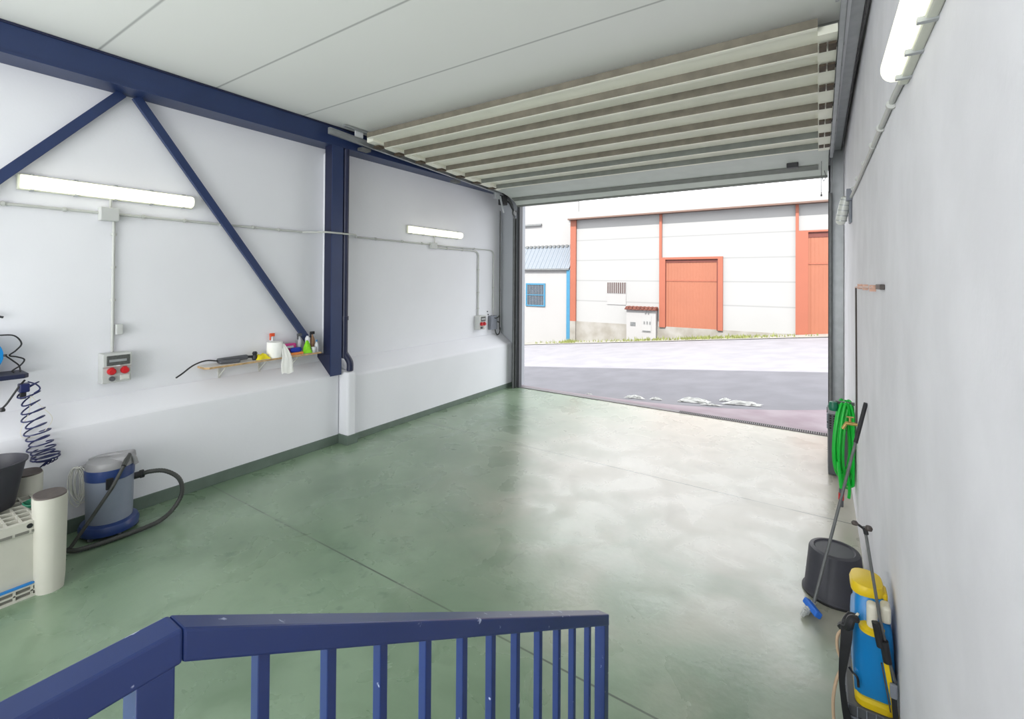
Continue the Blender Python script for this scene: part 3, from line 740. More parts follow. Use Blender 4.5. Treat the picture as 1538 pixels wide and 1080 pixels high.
# backpack sprayer on the crate
t = thing('backpack_sprayer', (.23, 3.12, .29), 'blue and yellow backpack sprayer with black straps standing on the grey crate', 'sprayer')
def rsec(cx, cy, hx, hy, z, r=.045, n=4):
    out = []
    for (sx, sy, a0) in ((1, 1, 0), (-1, 1, PI/2), (-1, -1, PI), (1, -1, 1.5*PI)):
        for i in range(n+1):
            a = a0+PI/2*i/n; out.append((cx+sx*(hx-r)+r*math.cos(a), cy+sy*(hy-r)+r*math.sin(a), z))
    return out
def loft(secs):
    m = MB(); n = len(secs[0]); vs = [p for s_ in secs for p in s_]
    fs = [(i*n+j, i*n+(j+1) % n, (i+1)*n+(j+1) % n, (i+1)*n+j) for i in range(len(secs)-1) for j in range(n)]
    fs += [tuple(range(n-1, -1, -1)), tuple((len(secs)-1)*n+j for j in range(n))]
    return m.add(vs, fs)
sec = [rsec(.240, 3.16, .082, .15, .315), rsec(.240, 3.16, .086, .155, .36), rsec(.236, 3.16, .087, .155, .5), rsec(.232, 3.16, .085, .15, .68), rsec(.23, 3.16, .08, .14, .76), rsec(.226, 3.16, .068, .12, .79), rsec(.224, 3.17, .066, .115, .86), rsec(.224, 3.17, .06, .1, .9)]
loft(sec).build('tank', M['sblue'], t, smooth=True)
loft([rsec(.242, 3.15, .085, .165, .292), rsec(.242, 3.15, .087, .168, .33), rsec(.242, 3.15, .08, .155, .345)]).build('base_skirt', M['syellow'], t, smooth=True)
cp = loft([rsec(.215, 3.17, .070, .10, .895, .06), rsec(.215, 3.17, .074, .105, .925, .065), rsec(.215, 3.17, .066, .095, .955, .06), rsec(.215, 3.17, .03, .05, .965, .03)])
cp.build('lid', M['syellow'], t, smooth=True)
MB().box(.205, .25, 2.985, 3.05, .755, .91).build('pump_cylinder', M['cream'], t, bevel=.02, seg=4)
MB().lathe((.225, 3.02, .725), [(.03, 0), (.052, .015), (.055, .04), (.03, .055)], 20).build('pump_collar', M['syellow'], t, smooth=True)
MB().box(.25, .3, 3.1, 3.2, .85, .93).build('lid_side', M['syellow'], t, bevel=.015, seg=3)
MB().box(.262, .305, 3.02, 3.1, .80, .9).build('side_guard', M['cream'], t, bevel=.015, seg=3)
# lance with twin nozzle
ln = MB().tube([(.315, 2.97, .52), (.29, 2.975, .64), (.255, 2.98, .86), (.20, 3.0, 1.33)], .007, 8).build('lance', M['galv_d'], t, smooth=True)
MB().cyl((.258, 2.965, .70), (.238, 2.972, .83), .017, 12).build('grip', M['black'], t, smooth=True)
MB().cyl((.285, 2.97, .62), (.27, 2.97, .74), .019, 12).build('trigger', M['black'], t, smooth=True)
MB().cyl((.203, 3.0, 1.32), (.196, 3.0, 1.36), .011, 10).cyl((.198, 3.0, 1.345), (.17, 2.99, 1.37), .007, 8).build('nozzle_fork', M['black'], t, smooth=True)
MB().lathe((.155, 2.985, 1.365), [(0, 0), (.014, .004), (.016, .014), (.01, .024), (0, .026)], 14).build('nozzle', M['iron'], t, smooth=True)
MB().lathe((.212, 2.985, 1.35), [(0, 0), (.014, .004), (.017, .016), (.012, .028), (0, .03)], 14).build('nozzle', M['iron'], t, smooth=True)
MB().bar((.262, 2.985, .74), (.318, 2.968, .325), .022, .02, up=(0, 1, 0)).build('pump_lever', M['syellow'], t, bevel=.003)
MB().bar((.262, 2.975, .60), (.296, 2.965, .345), .006, .01, up=(0, 1, 0)).build('lever_groove', M['rust'], t)
# straps
st = cr([(.148, 3.03, .80), (.125, 2.99, .76), (.118, 2.97, .66), (.105, 2.96, .52), (.10, 2.955, .42), (.112, 2.95, .28), (.13, 2.95, .15), (.135, 2.955, -.03)], 6)
m = MB()
vs = []; fs = []
for i, p in enumerate(st):
    wd_ = .019+.006*math.sin(i/len(st)*PI*2.5)
    vs += [p+Vector((-wd_, 0, 0)), p+Vector((wd_, 0, 0)), p+Vector((wd_, .008, 0)), p+Vector((-wd_, .008, 0))]
for i in range(len(st)-1):
    for j in range(4): a = i*4+j; b = i*4+(j+1) % 4; fs.append((a, b, b+4, a+4))
fs += [(0, 3, 2, 1), tuple(len(vs)-4+k for k in range(4))]
m.add(vs, fs).build('shoulder_strap', M['black'], t)
MB().tube(cr([(.165, 2.99, .80), (.14, 2.975, .80), (.128, 2.97, .75), (.11, 3.0, .73), (.10, 3.02, .70)], 6), .02, 8).build('strap_pad', M['black'], t, smooth=True)
MB().box(.292, .322, 2.945, 2.965, .44, .52).build('strap_buckle', M['mgrey'], t, bevel=.006)
MB().bar((.308, 2.955, .44), (.318, 2.94, .26), .022, .012, up=(0, 1, 0)).build('shoulder_strap', M['black'], t)
MB().tube(cr([(.12, 3.0, .72), (.085, 3.0, .66), (.082, 2.99, .58), (.10, 2.98, .50), (.075, 2.96, .4), (.062, 2.94, .28), (.072, 2.93, .10), (.09, 2.94, -.06), (.13, 2.9, -.088), (.2, 2.88, -.088)], 8), .0075, 8).build('spray_hose', M['tan'], t, smooth=True)
MB().lathe((.156, 3.03, .47), [(0, 0), (.018, .004), (.018, .02), (0, .024)], 12, axis='x').build('hose_boss', M['sblue'], t, smooth=True)
MB().tube(cr([(.13, 3.0, .49), (.145, 3.0, .465), (.165, 2.99, .45), (.17, 2.985, .4)], 5), .006, 8).build('clip_band', M['black'], t, smooth=True)
MB().tube(cr([(.156, 3.02, .76), (.158, 3.0, .8), (.17, 3.0, .83)], 5), .006, 6).build('handle_rim', M['cream'], t, smooth=True)

t.scale = (1, 1, .85); t.location.z = .33
# ------------------------------------------------------------------ railing and stairs
k7 = .7
def rz(y): return 2.036-.5827*(y-.278)
R_ = thing('stair_railing', (-.72, .3, 1.1), 'worn blue steel stair railing with vertical balusters in the foreground', 'railing')
def railseg(y0, z0, y1, z1, c0, c1):
    # cap rail as a sheared box: x -.747..-.70, height .045
    h = .046
    vs = []
    for (y, z) in ((y0, z0), (y1, z1)):
        for x, dzz in ((-.747, 0), (-.70, 0), (-.70, -h), (-.747, -h)): vs.append((x, y, z+dzz))
    return MB().add(vs, [(0, 1, 2, 3), (7, 6, 5, 4), (0, 4, 5, 1), (1, 5, 6, 2), (2, 6, 7, 3), (3, 7, 4, 0)])
railseg(-1.4, 2.036, .278, 2.036, 0, 0).build('handrail', M['rail'], R_, bevel=.004)
railseg(.278, 2.036, 1.783, rz(1.783), 0, 0).build('handrail', M['rail'], R_, bevel=.004)
def bal(y, hw, name='baluster', hx=.011):
    zt = rz(y)-.044 if y > .278 else 1.992
    zb_ = 1.0 if y < .5 else max(0, 1.1-.5827*(y-.25)-.12)
    MB().box(-.7235-hx, -.7235+hx, y-hw, y+hw, zb_, zt).build(name, M['rail'], R_, bevel=.002)
bal(.249, .021, 'post', .022)
for q in (.549, .717, .881, 1.057, 1.234, 1.401, 1.569, 1.75, 1.923, 2.084, 2.267): bal(q*.717, .0095)
MB().box(-.745, -.702, 1.742, 1.783, 0, rz(1.76)-.03).build('post', M['rail'], R_, bevel=.002)
for yy in (-.2, -.6, -1.0, -1.38): bal(yy, .010)
# stairs and landing (below the frame)
MB().box(-.78, .33, -2.6, .3, .98, 1.1).build('floor_landing', M['conc'], kind='structure')
stp = MB()
for i in range(7):
    stp.box(-.76, .33, .3+i*.21, .3+(i+1)*.21, 0 if i > 5 else .98-.14*(i+1)-.1, 1.1-.14*(i+1))
stp.box(-.78, -.70, -2.6, -2.5, 0, .98)
stp.build('floor_stairs', M['conc'], kind='structure')

# ------------------------------------------------------------------ shelf on left wall and its things
t = thing('wall_shelf', (-6.2, 3.4, 1.4), 'narrow plywood shelf on steel brackets along the left wall', 'shelf')
MB().prism([(-6.3, 2.66), (-6.3, 4.135), (-6.05, 4.135), (-6.05, 2.64), (-6.09, 2.6), (-6.26, 2.6)], 1.402, 1.424, axis='z').build('board', M['ply'], t)
MB().prism([(-6.295, 2.665), (-6.295, 4.13), (-6.055, 4.13), (-6.055, 2.645), (-6.092, 2.608), (-6.26, 2.608)], 1.424, 1.426, axis='z').build('top_face', M['plytop'], t)
for y in (2.86, 3.36, 3.82):
    b = MB().box(-6.3, -6.285, y-.015, y+.015, 1.22, 1.402).bar((-6.29, y, 1.26), (-6.10, y, 1.398), .012, .012).box(-6.29, -6.08, y-.012, y+.012, 1.392, 1.402)
    b.build('bracket', M['lgrey'], t)
SZ = 1.426
# pressure washer gun
t = thing('spray_gun', (-6.2, 2.9, SZ), 'dark grey pressure washer gun lying on the left end of the shelf', 'spray gun')
m = MB().bar((-6.22, 2.80, 1.462), (-6.16, 3.14, 1.475), .06, .06); m.build('body', M['dgrey'], t, bevel=.015, seg=3)
MB().bar((-6.16, 2.80, 1.452), (-6.10, 3.02, 1.452), .045, .045).build('grip', M['dgrey'], t, bevel=.015, seg=3)
MB().bar((-6.16, 3.14, 1.475), (-6.14, 3.22, 1.47), .03, .03).build('neck', M['black'], t)
MB().lathe((-6.13, 3.215, SZ), [(.028, 0), (.034, .03), (.024, .055), (.026, .075), (.032, .09), (.02, .11), (0, .112)], 16).build('coupling', M['black'], t, smooth=True)
MB().tube(cr([(-6.2, 2.82, 1.46), (-6.18, 2.66, 1.49), (-6.12, 2.5, 1.465), (-6.05, 2.36, 1.40), (-6.03, 2.29, 1.365)], 6), .009, 8).build('cable', M['black'], t, smooth=True)
def cloth(name, c, sx, sy, h, m, label, cat, seed):
    rnd = random.Random(seed); n = 14; vs = []; fs = []
    ph = [rnd.uniform(0, 6) for _ in range(6)]
    for j in range(n):
        for i in range(n):
            u = i/(n-1)*2-1; v = j/(n-1)*2-1; r = max(abs(u), abs(v))
            k = (1-r**3)
            wob = .75+.25*math.sin(3.1*u+ph[0])*math.cos(3.7*v+ph[1])+.12*math.sin(7*u+ph[2]+4*v)
            vs.append((c[0]+u*sx/2*(1+.12*math.sin(5*v+ph[3])), c[1]+v*sy/2*(1+.12*math.sin(4*u+ph[4])), c[2]+.003+max(0, k)*h*wob))
    for j in range(n-1):
        for i in range(n-1):
            a = j*n+i; fs.append((a, a+1, a+n+1, a+n))
    o = len(vs); vs2 = [(v[0], v[1], c[2]+.001) for v in vs]
    bd = [i for i in range(n)] + [i*n+n-1 for i in range(1, n)] + [n*n-1-i for i in range(1, n)] + [n*(n-1)-i*n for i in range(1, n-1)]
    fs.append(tuple(o+i for i in bd[::-1]))
    for q in range(len(bd)): a, b = bd[q], bd[(q+1) % len(bd)]; fs.append((a, o+a, o+b, b))
    MB().add(vs+vs2, fs).build(name, m, smooth=True, label=label, category=cat)
cloth('cleaning_cloth', (-6.14, 3.30, SZ), .14, .17, .085, M['yellow'], 'crumpled yellow cloth on the shelf left of the paper roll', 'cloth', 3)
t = thing('paper_towel_roll', (-6.15, 3.49, SZ), 'large white paper towel roll with a sheet hanging off the shelf', 'paper roll')
MB().lathe((-6.145, 3.49, SZ), [(.03, 0), (.095, 0), (.098, .005), (.098, .2), (.095, .205), (.03, .205)], 36).build('roll', M['paper'], t, smooth=True)
vs = []; fs = []
path = cr([(-6.09, 3.565, 1.60), (-6.065, 3.585, 1.52), (-6.045, 3.60, 1.43), (-6.035, 3.60, 1.33), (-6.03, 3.60, 1.24), (-6.025, 3.61, 1.20)], 5)
for i, p in enumerate(path):
    f = i/(len(path)-1)
    for k in range(7):
        u = k/6-.5; vs.append((p.x+.006*math.sin(k*2.1+f*3), p.y+u*(.05+.115*min(1, f*1.7)), p.z+.012*math.sin(k*1.3)*f))
n = 7
for i in range(len(path)-1):
    for k in range(6): a = i*n+k; fs.append((a, a+1, a+n+1, a+n))
o_ = MB().add(vs, fs).build('loose_sheet', M['paper'], t, smooth=True)
sd = o_.modifiers.new('thick', 'SOLIDIFY'); sd.thickness = .003
def spray_bottle(name, c, r, h, mb_, mh, label, lean=0, trig=True):
    t = thing(name, c, label, 'bottle')
    MB().lathe(c, [(r*.9, 0), (r, .006), (r, h*.55), (r*.8, h*.66), (r*.35, h*.78), (r*.33, h*.86)], 24).build('bottle', M[mb_], t, smooth=True)
    x, y, z = c
    if trig:
        hd = MB().box(x-.014, x+.014, y-.035, y+.03, z+h*.86, z+h)
        hd.box(x-.009, x+.009, y-.035, y-.022, z+h*.7, z+h*.9)
        hd.build('trigger_head', M[mh], t, bevel=.004)
    else:
        MB().lathe((x, y, z+h*.84), [(r*.42, 0), (r*.42, h*.16)], 18).build('cap', M[mh], t, smooth=True)
    return t
spray_bottle('spray_bottle', (-6.265, 3.52, SZ), .030, .31, 'label', 'redorange', 'bottle with an orange red trigger head behind the paper roll')
t = thing('packet', (-6.21, 3.73, SZ), 'pink plastic packet on the shelf behind the blue sponge', 'packet')
MB().box(-6.25, -6.18, 3.63, 3.83, SZ, SZ+.15).build('pack', M['pink'], t, bevel=.02, seg=3)
MB().box(-6.179, -6.177, 3.68, 3.78, SZ+.09, SZ+.12).build('print', M['label'], t)
t = thing('tray', (-6.11, 3.79, SZ), 'flat orange tray on the shelf under the blue sponge', 'tray')
MB().box(-6.16, -6.06, 3.64, 3.86, SZ, SZ+.035).build('tray_body', M['orange'], t, bevel=.008)
m = MB().lathe((-6.10, 3.765, SZ+.036), [(.0, 0), (.05, .004), (.06, .03), (.05, .06), (0, .068)], 20, sx=.7, sy=1.45); m.build('sponge', M['spblue'], smooth=True, label='dark blue oval sponge lying on the orange tray', category='sponge')
# lime cloth draped cone
vs = []; fs = []; n = 16
prof = [(.012, .18), (.03, .14), (.05, .08), (.064, .02), (.066, .0)]
for (r, z) in prof:
    for j in range(n):
        a = 2*PI*j/n; rr = r*(1+.28*math.sin(3*a+z*20)); vs.append((-6.09+rr*math.cos(a)*.5, 3.925+rr*math.sin(a)+(.19-z)*.10, SZ+.002+z))
for i in range(len(prof)-1):
    for j in range(n): fs.append((i*n+j, i*n+(j+1) % n, (i+1)*n+(j+1) % n, (i+1)*n+j))
fs.append(tuple(range(n))); fs.append(tuple((len(prof)-1)*n+j for j in range(n-1, -1, -1)))
MB().add(vs, fs).build('cleaning_cloth', M['greencloth'], smooth=True, label='lime green cloth slumped on the shelf between sponge and bottles', category='cloth')
spray_bottle('spray_bottle', (-6.19, 3.875, SZ), .026, .28, 'clear', 'dgrey', 'slim pale spray bottle with a grey head behind the pink packet')
MB().lathe((-6.165, 3.985, SZ), [(.033, 0), (.034, .01), (.034, .2), (.03, .215), (.02, .22), (.02, .235), (0, .235)], 24).build('aerosol_can', M['label'], smooth=True, label='white aerosol can on the shelf under the foot of the brace', category='can')
spray_bottle('pump_bottle', (-6.18, 4.07, SZ), .033, .29, 'brown', 'black', 'amber bottle with a black pump head near the shelf right end')
spray_bottle('bottle', (-6.12, 4.10, SZ), .028, .17, 'label', 'capblue', 'white bottle with a blue cap nearest the steel column', trig=False)
t = thing('jar', (-6.085, 4.06, SZ), 'low clear plastic jar in front of the amber bottle', 'jar')
MB().lathe((-6.085, 4.03, SZ), [(.028, 0), (.033, .01), (.033, .06), (.03, .065)], 20).build('jar_body', M['clear'], t, smooth=True)
MB().lathe((-6.085, 4.03, SZ+.065), [(.034, 0), (.034, .012), (0, .013)], 20).build('lid', M['label'], t, smooth=True)

# ------------------------------------------------------------------ vacuum cleaner
vx, vy = -5.83, 1.66
t = thing('vacuum_cleaner', (vx, vy, 0), 'blue and grey wet and dry vacuum cleaner standing by the left wall', 'vacuum cleaner')
MB().lathe((vx, vy, 0), [(.20, .035), (.245, .04), (.25, .09), (.235, .125), (.2, .14)], 40).build('base', M['vacblue'], t, smooth=True)
MB().lathe((vx, vy, 0), [(.19, .13), (.193, .2), (.2, .54), (.2, .56), (.16, .565)], 40).build('tank', M['vactank'], t, smooth=True)
MB().lathe((vx, vy, 0), [(.19, .56), (.205, .565), (.207, .64), (.195, .70), (.15, .705)], 40).build('motor_head', M['vacblue'], t, smooth=True)
MB().lathe((vx, vy, 0), [(.2, .66), (.205, .70), (.19, .735), (.12, .76), (0, .765)], 40).build('lid', M['vactop'], t, smooth=True)
MB().tube(cr([(vx-.13, vy-.13, .73), (vx-.05, vy-.06, .765), (vx+.05, vy+.06, .775), (vx+.13, vy+.15, .745), (vx+.15, vy+.18, .66)], 6), .022, 12).build('handle', M['vactop'], t, smooth=True)
MB().obox((vx+.07, vy+.07, .735), (.2, .2, .09), (.12, -.1, .78)).build('hood', M['vactop'], t, bevel=.025, seg=3)
MB().box(vx+.19, vx+.215, vy-.09, vy-.03, .49, .60).build('latch', M['black'], t, bevel=.006)
MB().lathe((vx+.04, vy+.19, .50), [(.035, 0), (.035, .06), (.042, .06), (.042, .09)], 18, axis='y').build('inlet', M['black'], t, smooth=True)
for a in (-1.0, .1, 1.2, 2.3, 3.4, 4.5):
    px, py = vx+.215*math.cos(a), vy+.215*math.sin(a)
    w_ = MB().cyl((px-.012*math.cos(a+1.2), py-.012*math.sin(a+1.2), .03), (px+.012*math.cos(a+1.2), py+.012*math.sin(a+1.2), .03), .03, 16).build('castor', M['dgrey'], t, smooth=True)
hp = cr([(vx+.05, vy+.26, .50), (vx+.10, 1.98, .52), (vx+.16, 2.10, .50), (vx+.22, 2.21, .40), (vx+.24, 2.24, .25), (vx+.24, 2.18, .12), (vx+.27, 2.06, .045), (vx+.31, 1.9, .03), (vx+.31, 1.6, .03), (-5.535, 1.45, .03), (-5.57, 1.33, .03), (-5.64, 1.285, .035)], 12)
MB().tube(hp, [.021+.0022*(i % 2) for i in range(len(hp))], 14).build('hose', M['hose_dk'], t, smooth=True)
MB().tube([(-5.60, 1.30, .06), (-5.57, 1.42, .25), (-5.56, 1.60, .52), (-5.58, 1.70, .70)], .017, 12).build('wand', M['hose_dk'], t, smooth=True)
MB().tube(cr([(-5.58, 1.70, .70), (-5.63, 1.74, .745), (-5.70, 1.78, .765)], 5), .022, 12).build('wand_handle', M['hose_dk'], t, smooth=True)
m = MB()
for i in range(9):
    cx, cy = -5.93+random.uniform(-.03, .03), 1.43+random.uniform(-.025, .025)
    ht = .36+random.uniform(-.06, .04); wd_ = random.uniform(.03, .055); top = .70
    pts = [(cx+wd_*math.cos(a)*.6+random.uniform(-.006, .006), cy+wd_*math.cos(a+.2), top-ht/2+ht/2*math.sin(a)) for a in [2*PI*k/14 for k in range(15)]]
    m.tube(cr(pts, 2), .0045, 6, cap=False)
m.build('power_cord', M['lgrey'], t, smooth=True)
MB().box(-5.97, -5.90, 1.44, 1.50, .67, .70).build('cord_hook', M['vactop'], t, bevel=.005)

t.scale = (.93, .93, .96)
# ------------------------------------------------------------------ pallet box
CY1 = 1.19; CY0 = -.02; PX = -5.12
t = thing('pallet_box', (-5.55, .6, 0), 'large cream plastic pallet box with dark capped corner posts at far left', 'crate')
MB().box(-5.96, PX-.02, CY0+.04, CY1-.06, .05, .50).build('body', M['crate'], t, bevel=.01)
# lid with open grid
g = MB().box(-5.98, PX, CY0+.02, CY1-.07, .50, .525)
g.box(-5.98, PX, CY0+.02, CY0+.06, .525, .59).box(-5.98, PX, CY1-.11, CY1-.07, .525, .59).box(-5.98, -5.94, CY0+.06, CY1-.11, .525, .59).box(PX-.045, PX, CY0+.06, CY1-.11, .525, .59)
x = -5.94+.085
while x < PX-.06:
    g.box(x, x+.013, CY0+.06, CY1-.11, .525, .586); x += .098
y = CY0+.06+.07
while y < CY1-.13:
    g.box(-5.94, PX-.045, y, y+.012, .525, .583); y += .082
g.build('grid_lid', M['crate'], t)
dk = MB().box(-5.93, PX-.05, CY0+.07, CY1-.12, .5255, .532); dk.build('grid_floor', M['crate_d'], t)
lp = MB()
y = CY0+.1
while y < CY1-.2:
    lp.box(PX-.012, PX+.004, y, y+.075, .505, .525); y += .09
lp.build('rim_slots', M['crate_d'], t)
MB().lathe((PX-.004, CY1-.22, .558), [(.018, 0), (.018, .008)], 14, axis='x').build('plug', M['black'], t)
sk = MB().box(-5.97, PX, CY0+.03, CY1-.08, .085, .10).box(-5.97, PX, CY0+.03, CY1-.08, .0, .018).box(-5.97, PX, CY0+.03, CY1-.08, .045, .055)
y = CY0+.05
while y < CY1-.12:
    sk.box(-5.96, PX, y, y+.014, .018, .085); y += .095
sk.build('slotted_skirt', M['crate'], t)
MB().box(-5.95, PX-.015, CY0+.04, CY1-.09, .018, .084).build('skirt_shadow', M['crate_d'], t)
MB().box(PX-.01, PX+.004, CY0+.03, CY1-.20, .1, .118).box(PX-.01, PX+.006, .86, 1.0, .104, .112).build('strap', M['strap'], t)
def stadium(cx, cy, hx, hy, z):
    return rsec(cx, cy, hx, hy, z, min(hx, hy)*.98, 8)
for (cx, cy) in ((-5.16, CY1-.10), (-5.88, CY1-.10), (-5.16, CY0+.10), (-5.88, CY0+.10)):
    loft([stadium(cx, cy, .105, .085, 0.0), stadium(cx, cy, .11, .093, .1), stadium(cx, cy, .125, .10, .72), stadium(cx, cy, .125, .10, .745)]).build('corner_post', M['crate'], t, smooth=True)
    loft([stadium(cx, cy, .12, .095, .742), stadium(cx, cy, .118, .093, .757)]).build('post_cap', M['capgrey'], t, smooth=True)

# black basket on crate
bx, by = -5.66, .81
t = thing('rubber_bucket', (bx, by, .59), 'black rubber bucket standing on the cream pallet box', 'bucket')
MB().lathe((bx, by, .588), [(.16, 0), (.168, .008), (.232, .36), (.245, .365), (.247, .38), (.232, .382), (.222, .36), (.157, .015), (0, .015)], 48).build('shell', M['tub'], t, smooth=True)
# green twist
t = thing('twine_coil', (-5.55, 1.03, .59), 'small dark green coil of twine lying beside the black bucket', 'twine')
m = MB()
for i in range(5):
    r = .035+.007*i; m.tube([(-5.45+r*1.1*math.cos(a), 1.04+r*.8*math.sin(a), .60+.006*i+.004*math.sin(3*a)) for a in [2*PI*k/20 for k in range(21)]], .006, 6, cap=False)
m.build('coil', M['greendk'], t, smooth=True)

# blue wall shelf, tank, cables, coil hose
t = thing('wall_bracket_shelf', (-6.15, .7, 1.55), 'navy blue steel shelf on the left wall at the left edge', 'shelf')
MB().prism([(-6.3, .2), (-5.99, .2), (-5.99, 1.09), (-6.03, 1.12), (-6.3, 1.12)], 1.575, 1.615, axis='z').build('plate', M['blue_d'], t, bevel=.006)
MB().bar((-6.29, .6, 1.25), (-6.03, .6, 1.575), .03, .03, up=(0, 1, 0)).build('bracket', M['blue_d'], t)
MB().bar((-6.29, .25, 1.25), (-6.03, .25, 1.575), .03, .03, up=(0, 1, 0)).build('bracket', M['blue_d'], t)
t = thing('hose_reel', (-6.15, .80, 1.616), 'bright blue round hose reel on the navy shelf at the left edge', 'hose reel')
MB().lathe((-6.26, .795, 1.79), [(.03, 0), (.172, 0), (.175, .02), (.172, .04), (.1, .045), (.1, .15), (.172, .155), (.175, .175), (.172, .195), (.03, .2)], 40, axis='x').build('drum', M['sblue'], t, smooth=True)
MB().box(-6.26, -6.06, .72, .87, 1.616, 1.63).build('foot', M['black'], t)
MB().lathe((-6.06, .975, 1.79), [(0, -.01), (.012, -.01), (.012, .01), (0, .01)], 10).build('knob', M['black'], t)
MB().tube(cr([(-6.06, .975, 1.79), (-6.08, 1.03, 1.73), (-6.1, 1.07, 1.68), (-6.1, 1.08, 1.62)], 6), .006, 8).build('cable', M['black'], t, smooth=True)
MB().tube(cr([(-6.2, .85, 1.955), (-6.15, .95, 1.965), (-6.12, 1.04, 1.955), (-6.11, 1.085, 1.88), (-6.11, 1.05, 1.82), (-6.11, 1.01, 1.78), (-6.11, 1.06, 1.76), (-6.11, 1.105, 1.73), (-6.11, 1.08, 1.68), (-6.11, 1.03, 1.64), (-6.11, 1.04, 1.62)], 6), .0065, 8).build('cable', M['black'], t, smooth=True)
MB().tube(cr([(-6.28, .9, 2.17), (-6.25, .96, 2.13), (-6.24, .99, 2.12)], 5), .01, 8).build('hanging_plug', M['black'], smooth=True, label='short black plug tip on the wall above the blue reel', category='plug')
t = thing('coiled_air_hose', (-6.0, 1.2, .75), 'navy blue spiral air hose hanging from the navy shelf to the box', 'hose')
pts = []
turns = 13
for i in range(turns*16+1):
    f = i/(turns*16); a = 2*PI*i/16
    ff = 1-(1-f)**1.6
    z = 1.50-.70*ff; cy = 1.12+.13*f; cx = -6.05+.05*f
    r = .06+.035*f+.012*math.sin(a*.37)
    tilt = .35*(1-f)+.05
    pts.append((cx+r*.9*math.cos(a), cy+r*math.sin(a), z+tilt*.10*math.sin(a)))
MB().tube(pts, .0068, 7).build('spiral', M['coil'], t, smooth=True)
m = MB()
for i in range(11):
    a = PI*(.1+.8*i/10)*1.0
    rr = .062
    base = Vector((-5.97, 1.255, .80))
    pr_ = []
    for k in range(15):
        b = 2*PI*k/14
        rad = rr*(.55+.45*math.cos(b)); pr_.append(base+Vector((.02*math.sin(b), math.cos(a*2)*rad*1.0+.01*math.sin(b), -math.sin(a)*rad*.9+.018*math.sin(b))))
    m.tube(pr_, .005, 6, cap=False)
m.build('lower_bunch', M['coil'], t, smooth=True)
MB().box(-6.1, -6.02, 1.06, 1.13, 1.44, 1.52).build('valve', M['coil'], t, bevel=.01)
MB().box(-6.08, -6.04, 1.07, 1.11, 1.38, 1.44).build('coupling', M['black'], t, bevel=.004)
MB().tube(cr([(-6.05, 1.1, 1.55), (-6.03, 1.06, 1.5), (-6.04, 1.02, 1.42), (-6.05, .99, 1.36), (-6.05, .96, 1.32)], 6), .008, 8).lathe((-6.05, .96, 1.29), [(0, 0), (.02, .005), (.022, .02), (.012, .04), (0, .042)], 12).build('air_gun_lead', M['black'], t, smooth=True)
MB().tube(cr([(-6.06, 1.12, 1.53), (-6.04, 1.17, 1.5), (-6.0, 1.19, 1.46), (-6.04, 1.16, 1.42)], 6), .006, 8).build('loop', M['coil'], t, smooth=True)
MB().tube(cr([(-6.06, 1.13, 1.42), (-6.05, 1.2, 1.3), (-6.05, 1.28, 1.18), (-6.05, 1.27, 1.1), (-6.06, 1.2, 1.02), (-6.06, 1.1, 1.02), (-6.06, 1.08, 1.1), (-6.06, 1.13, 1.24), (-6.06, 1.14, 1.4)], 6), .0028, 6).build('thin_wire', M['cream'], smooth=True, label='thin pale wire loop hanging behind the spiral air hose', category='wire')

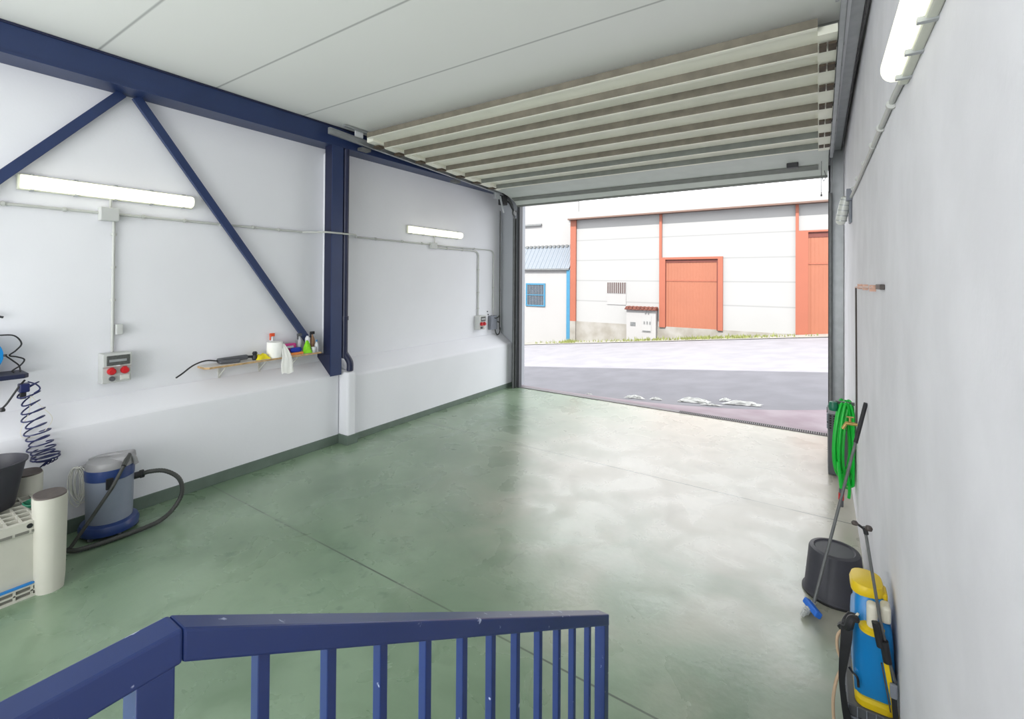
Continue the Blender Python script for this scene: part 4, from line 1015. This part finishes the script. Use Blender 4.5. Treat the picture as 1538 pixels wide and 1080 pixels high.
# ------------------------------------------------------------------ lights
def area(name, loc, rot, sx, sy, energy, col=(1, 1, 1)):
    l = bpy.data.lights.new(name, 'AREA'); l.shape = 'RECTANGLE'; l.size = sx; l.size_y = sy; l.energy = energy; l.color = col
    o = bpy.data.objects.new(name, l); COL.objects.link(o); o.location = loc; o.rotation_euler = rot; return o
def point(name, loc, energy, r, col=(1, 1, 1)):
    l = bpy.data.lights.new(name, 'POINT'); l.energy = energy; l.shadow_soft_size = r; l.color = col
    o = bpy.data.objects.new(name, l); COL.objects.link(o); o.location = loc; return o
area('fill_ceiling_back', (-3, -1.5, 4.7), (math.radians(18), 0, 0), 5, 2.5, 38, (.99, .99, 1))  # added fill from above behind the camera, not a real fitting
area('fill_up', (-3, -2.2, 1.4), (math.radians(180-35), 0, 0), 5, 1.8, 118, (.99, .99, 1))  # added fill aimed upwards to brighten the ceiling
area('fill_back', (-3, -6.8, 2.6), (math.radians(90), 0, 0), 5.6, 3.4, 380, (.99, .99, 1))  # added fill panel facing the door; no window in this wall
point('fill_point', (-3.0, -2.6, 2.6), 60, .8, (.99, .99, 1))  # added soft fill to even out the interior brightness
sun = bpy.data.lights.new('sun', 'SUN'); sun.energy = 9.0; sun.angle = math.radians(.5); sun.color = (1, .97, .93)
so = bpy.data.objects.new('sun', sun); COL.objects.link(so)
# own building (7.6 m) shades the road out to y about 15.3
sd_ = Vector((.12, 5.9, -7.6)).normalized()
so.rotation_euler = sd_.to_track_quat('-Z', 'Y').to_euler(); so.location = (0, 0, 20)
W = bpy.data.worlds.new('sky'); S.world = W; W.use_nodes = True
bg = W.node_tree.nodes['Background']; bg.inputs[0].default_value = (.95, .975, 1.0, 1); bg.inputs[1].default_value = 3.5

# ------------------------------------------------------------------ camera
cam = bpy.data.cameras.new('camera'); co = bpy.data.objects.new('camera', cam); COL.objects.link(co); S.camera = co
f = 698.0; cam.sensor_width = 36; cam.sensor_fit = 'HORIZONTAL'; cam.lens = f*36/1538
cam.shift_x = 0; cam.shift_y = -(540-413.2)/1538
cam.clip_start = .05; cam.clip_end = 300
ya, pt_, ro = [math.radians(v) for v in (33.446, .4953, .3662)]
Fv = Vector((-math.sin(ya)*math.cos(pt_), math.cos(ya)*math.cos(pt_), math.sin(pt_)))
r = Fv.cross(Vector((0, 0, 1))).normalized(); u = r.cross(Fv)
r2 = r*math.cos(ro)+u*math.sin(ro); u2 = -r*math.sin(ro)+u*math.cos(ro)
co.matrix_world = Matrix(((r2.x, u2.x, -Fv.x, 0), (r2.y, u2.y, -Fv.y, 0), (r2.z, u2.z, -Fv.z, 2.5), (0, 0, 0, 1)))
for o in bpy.data.objects:
    if 'wloc' in o: del o['wloc']
S.view_settings.view_transform = 'Standard'; S.view_settings.look = 'None'; S.view_settings.exposure = 0; S.view_settings.gamma = 1
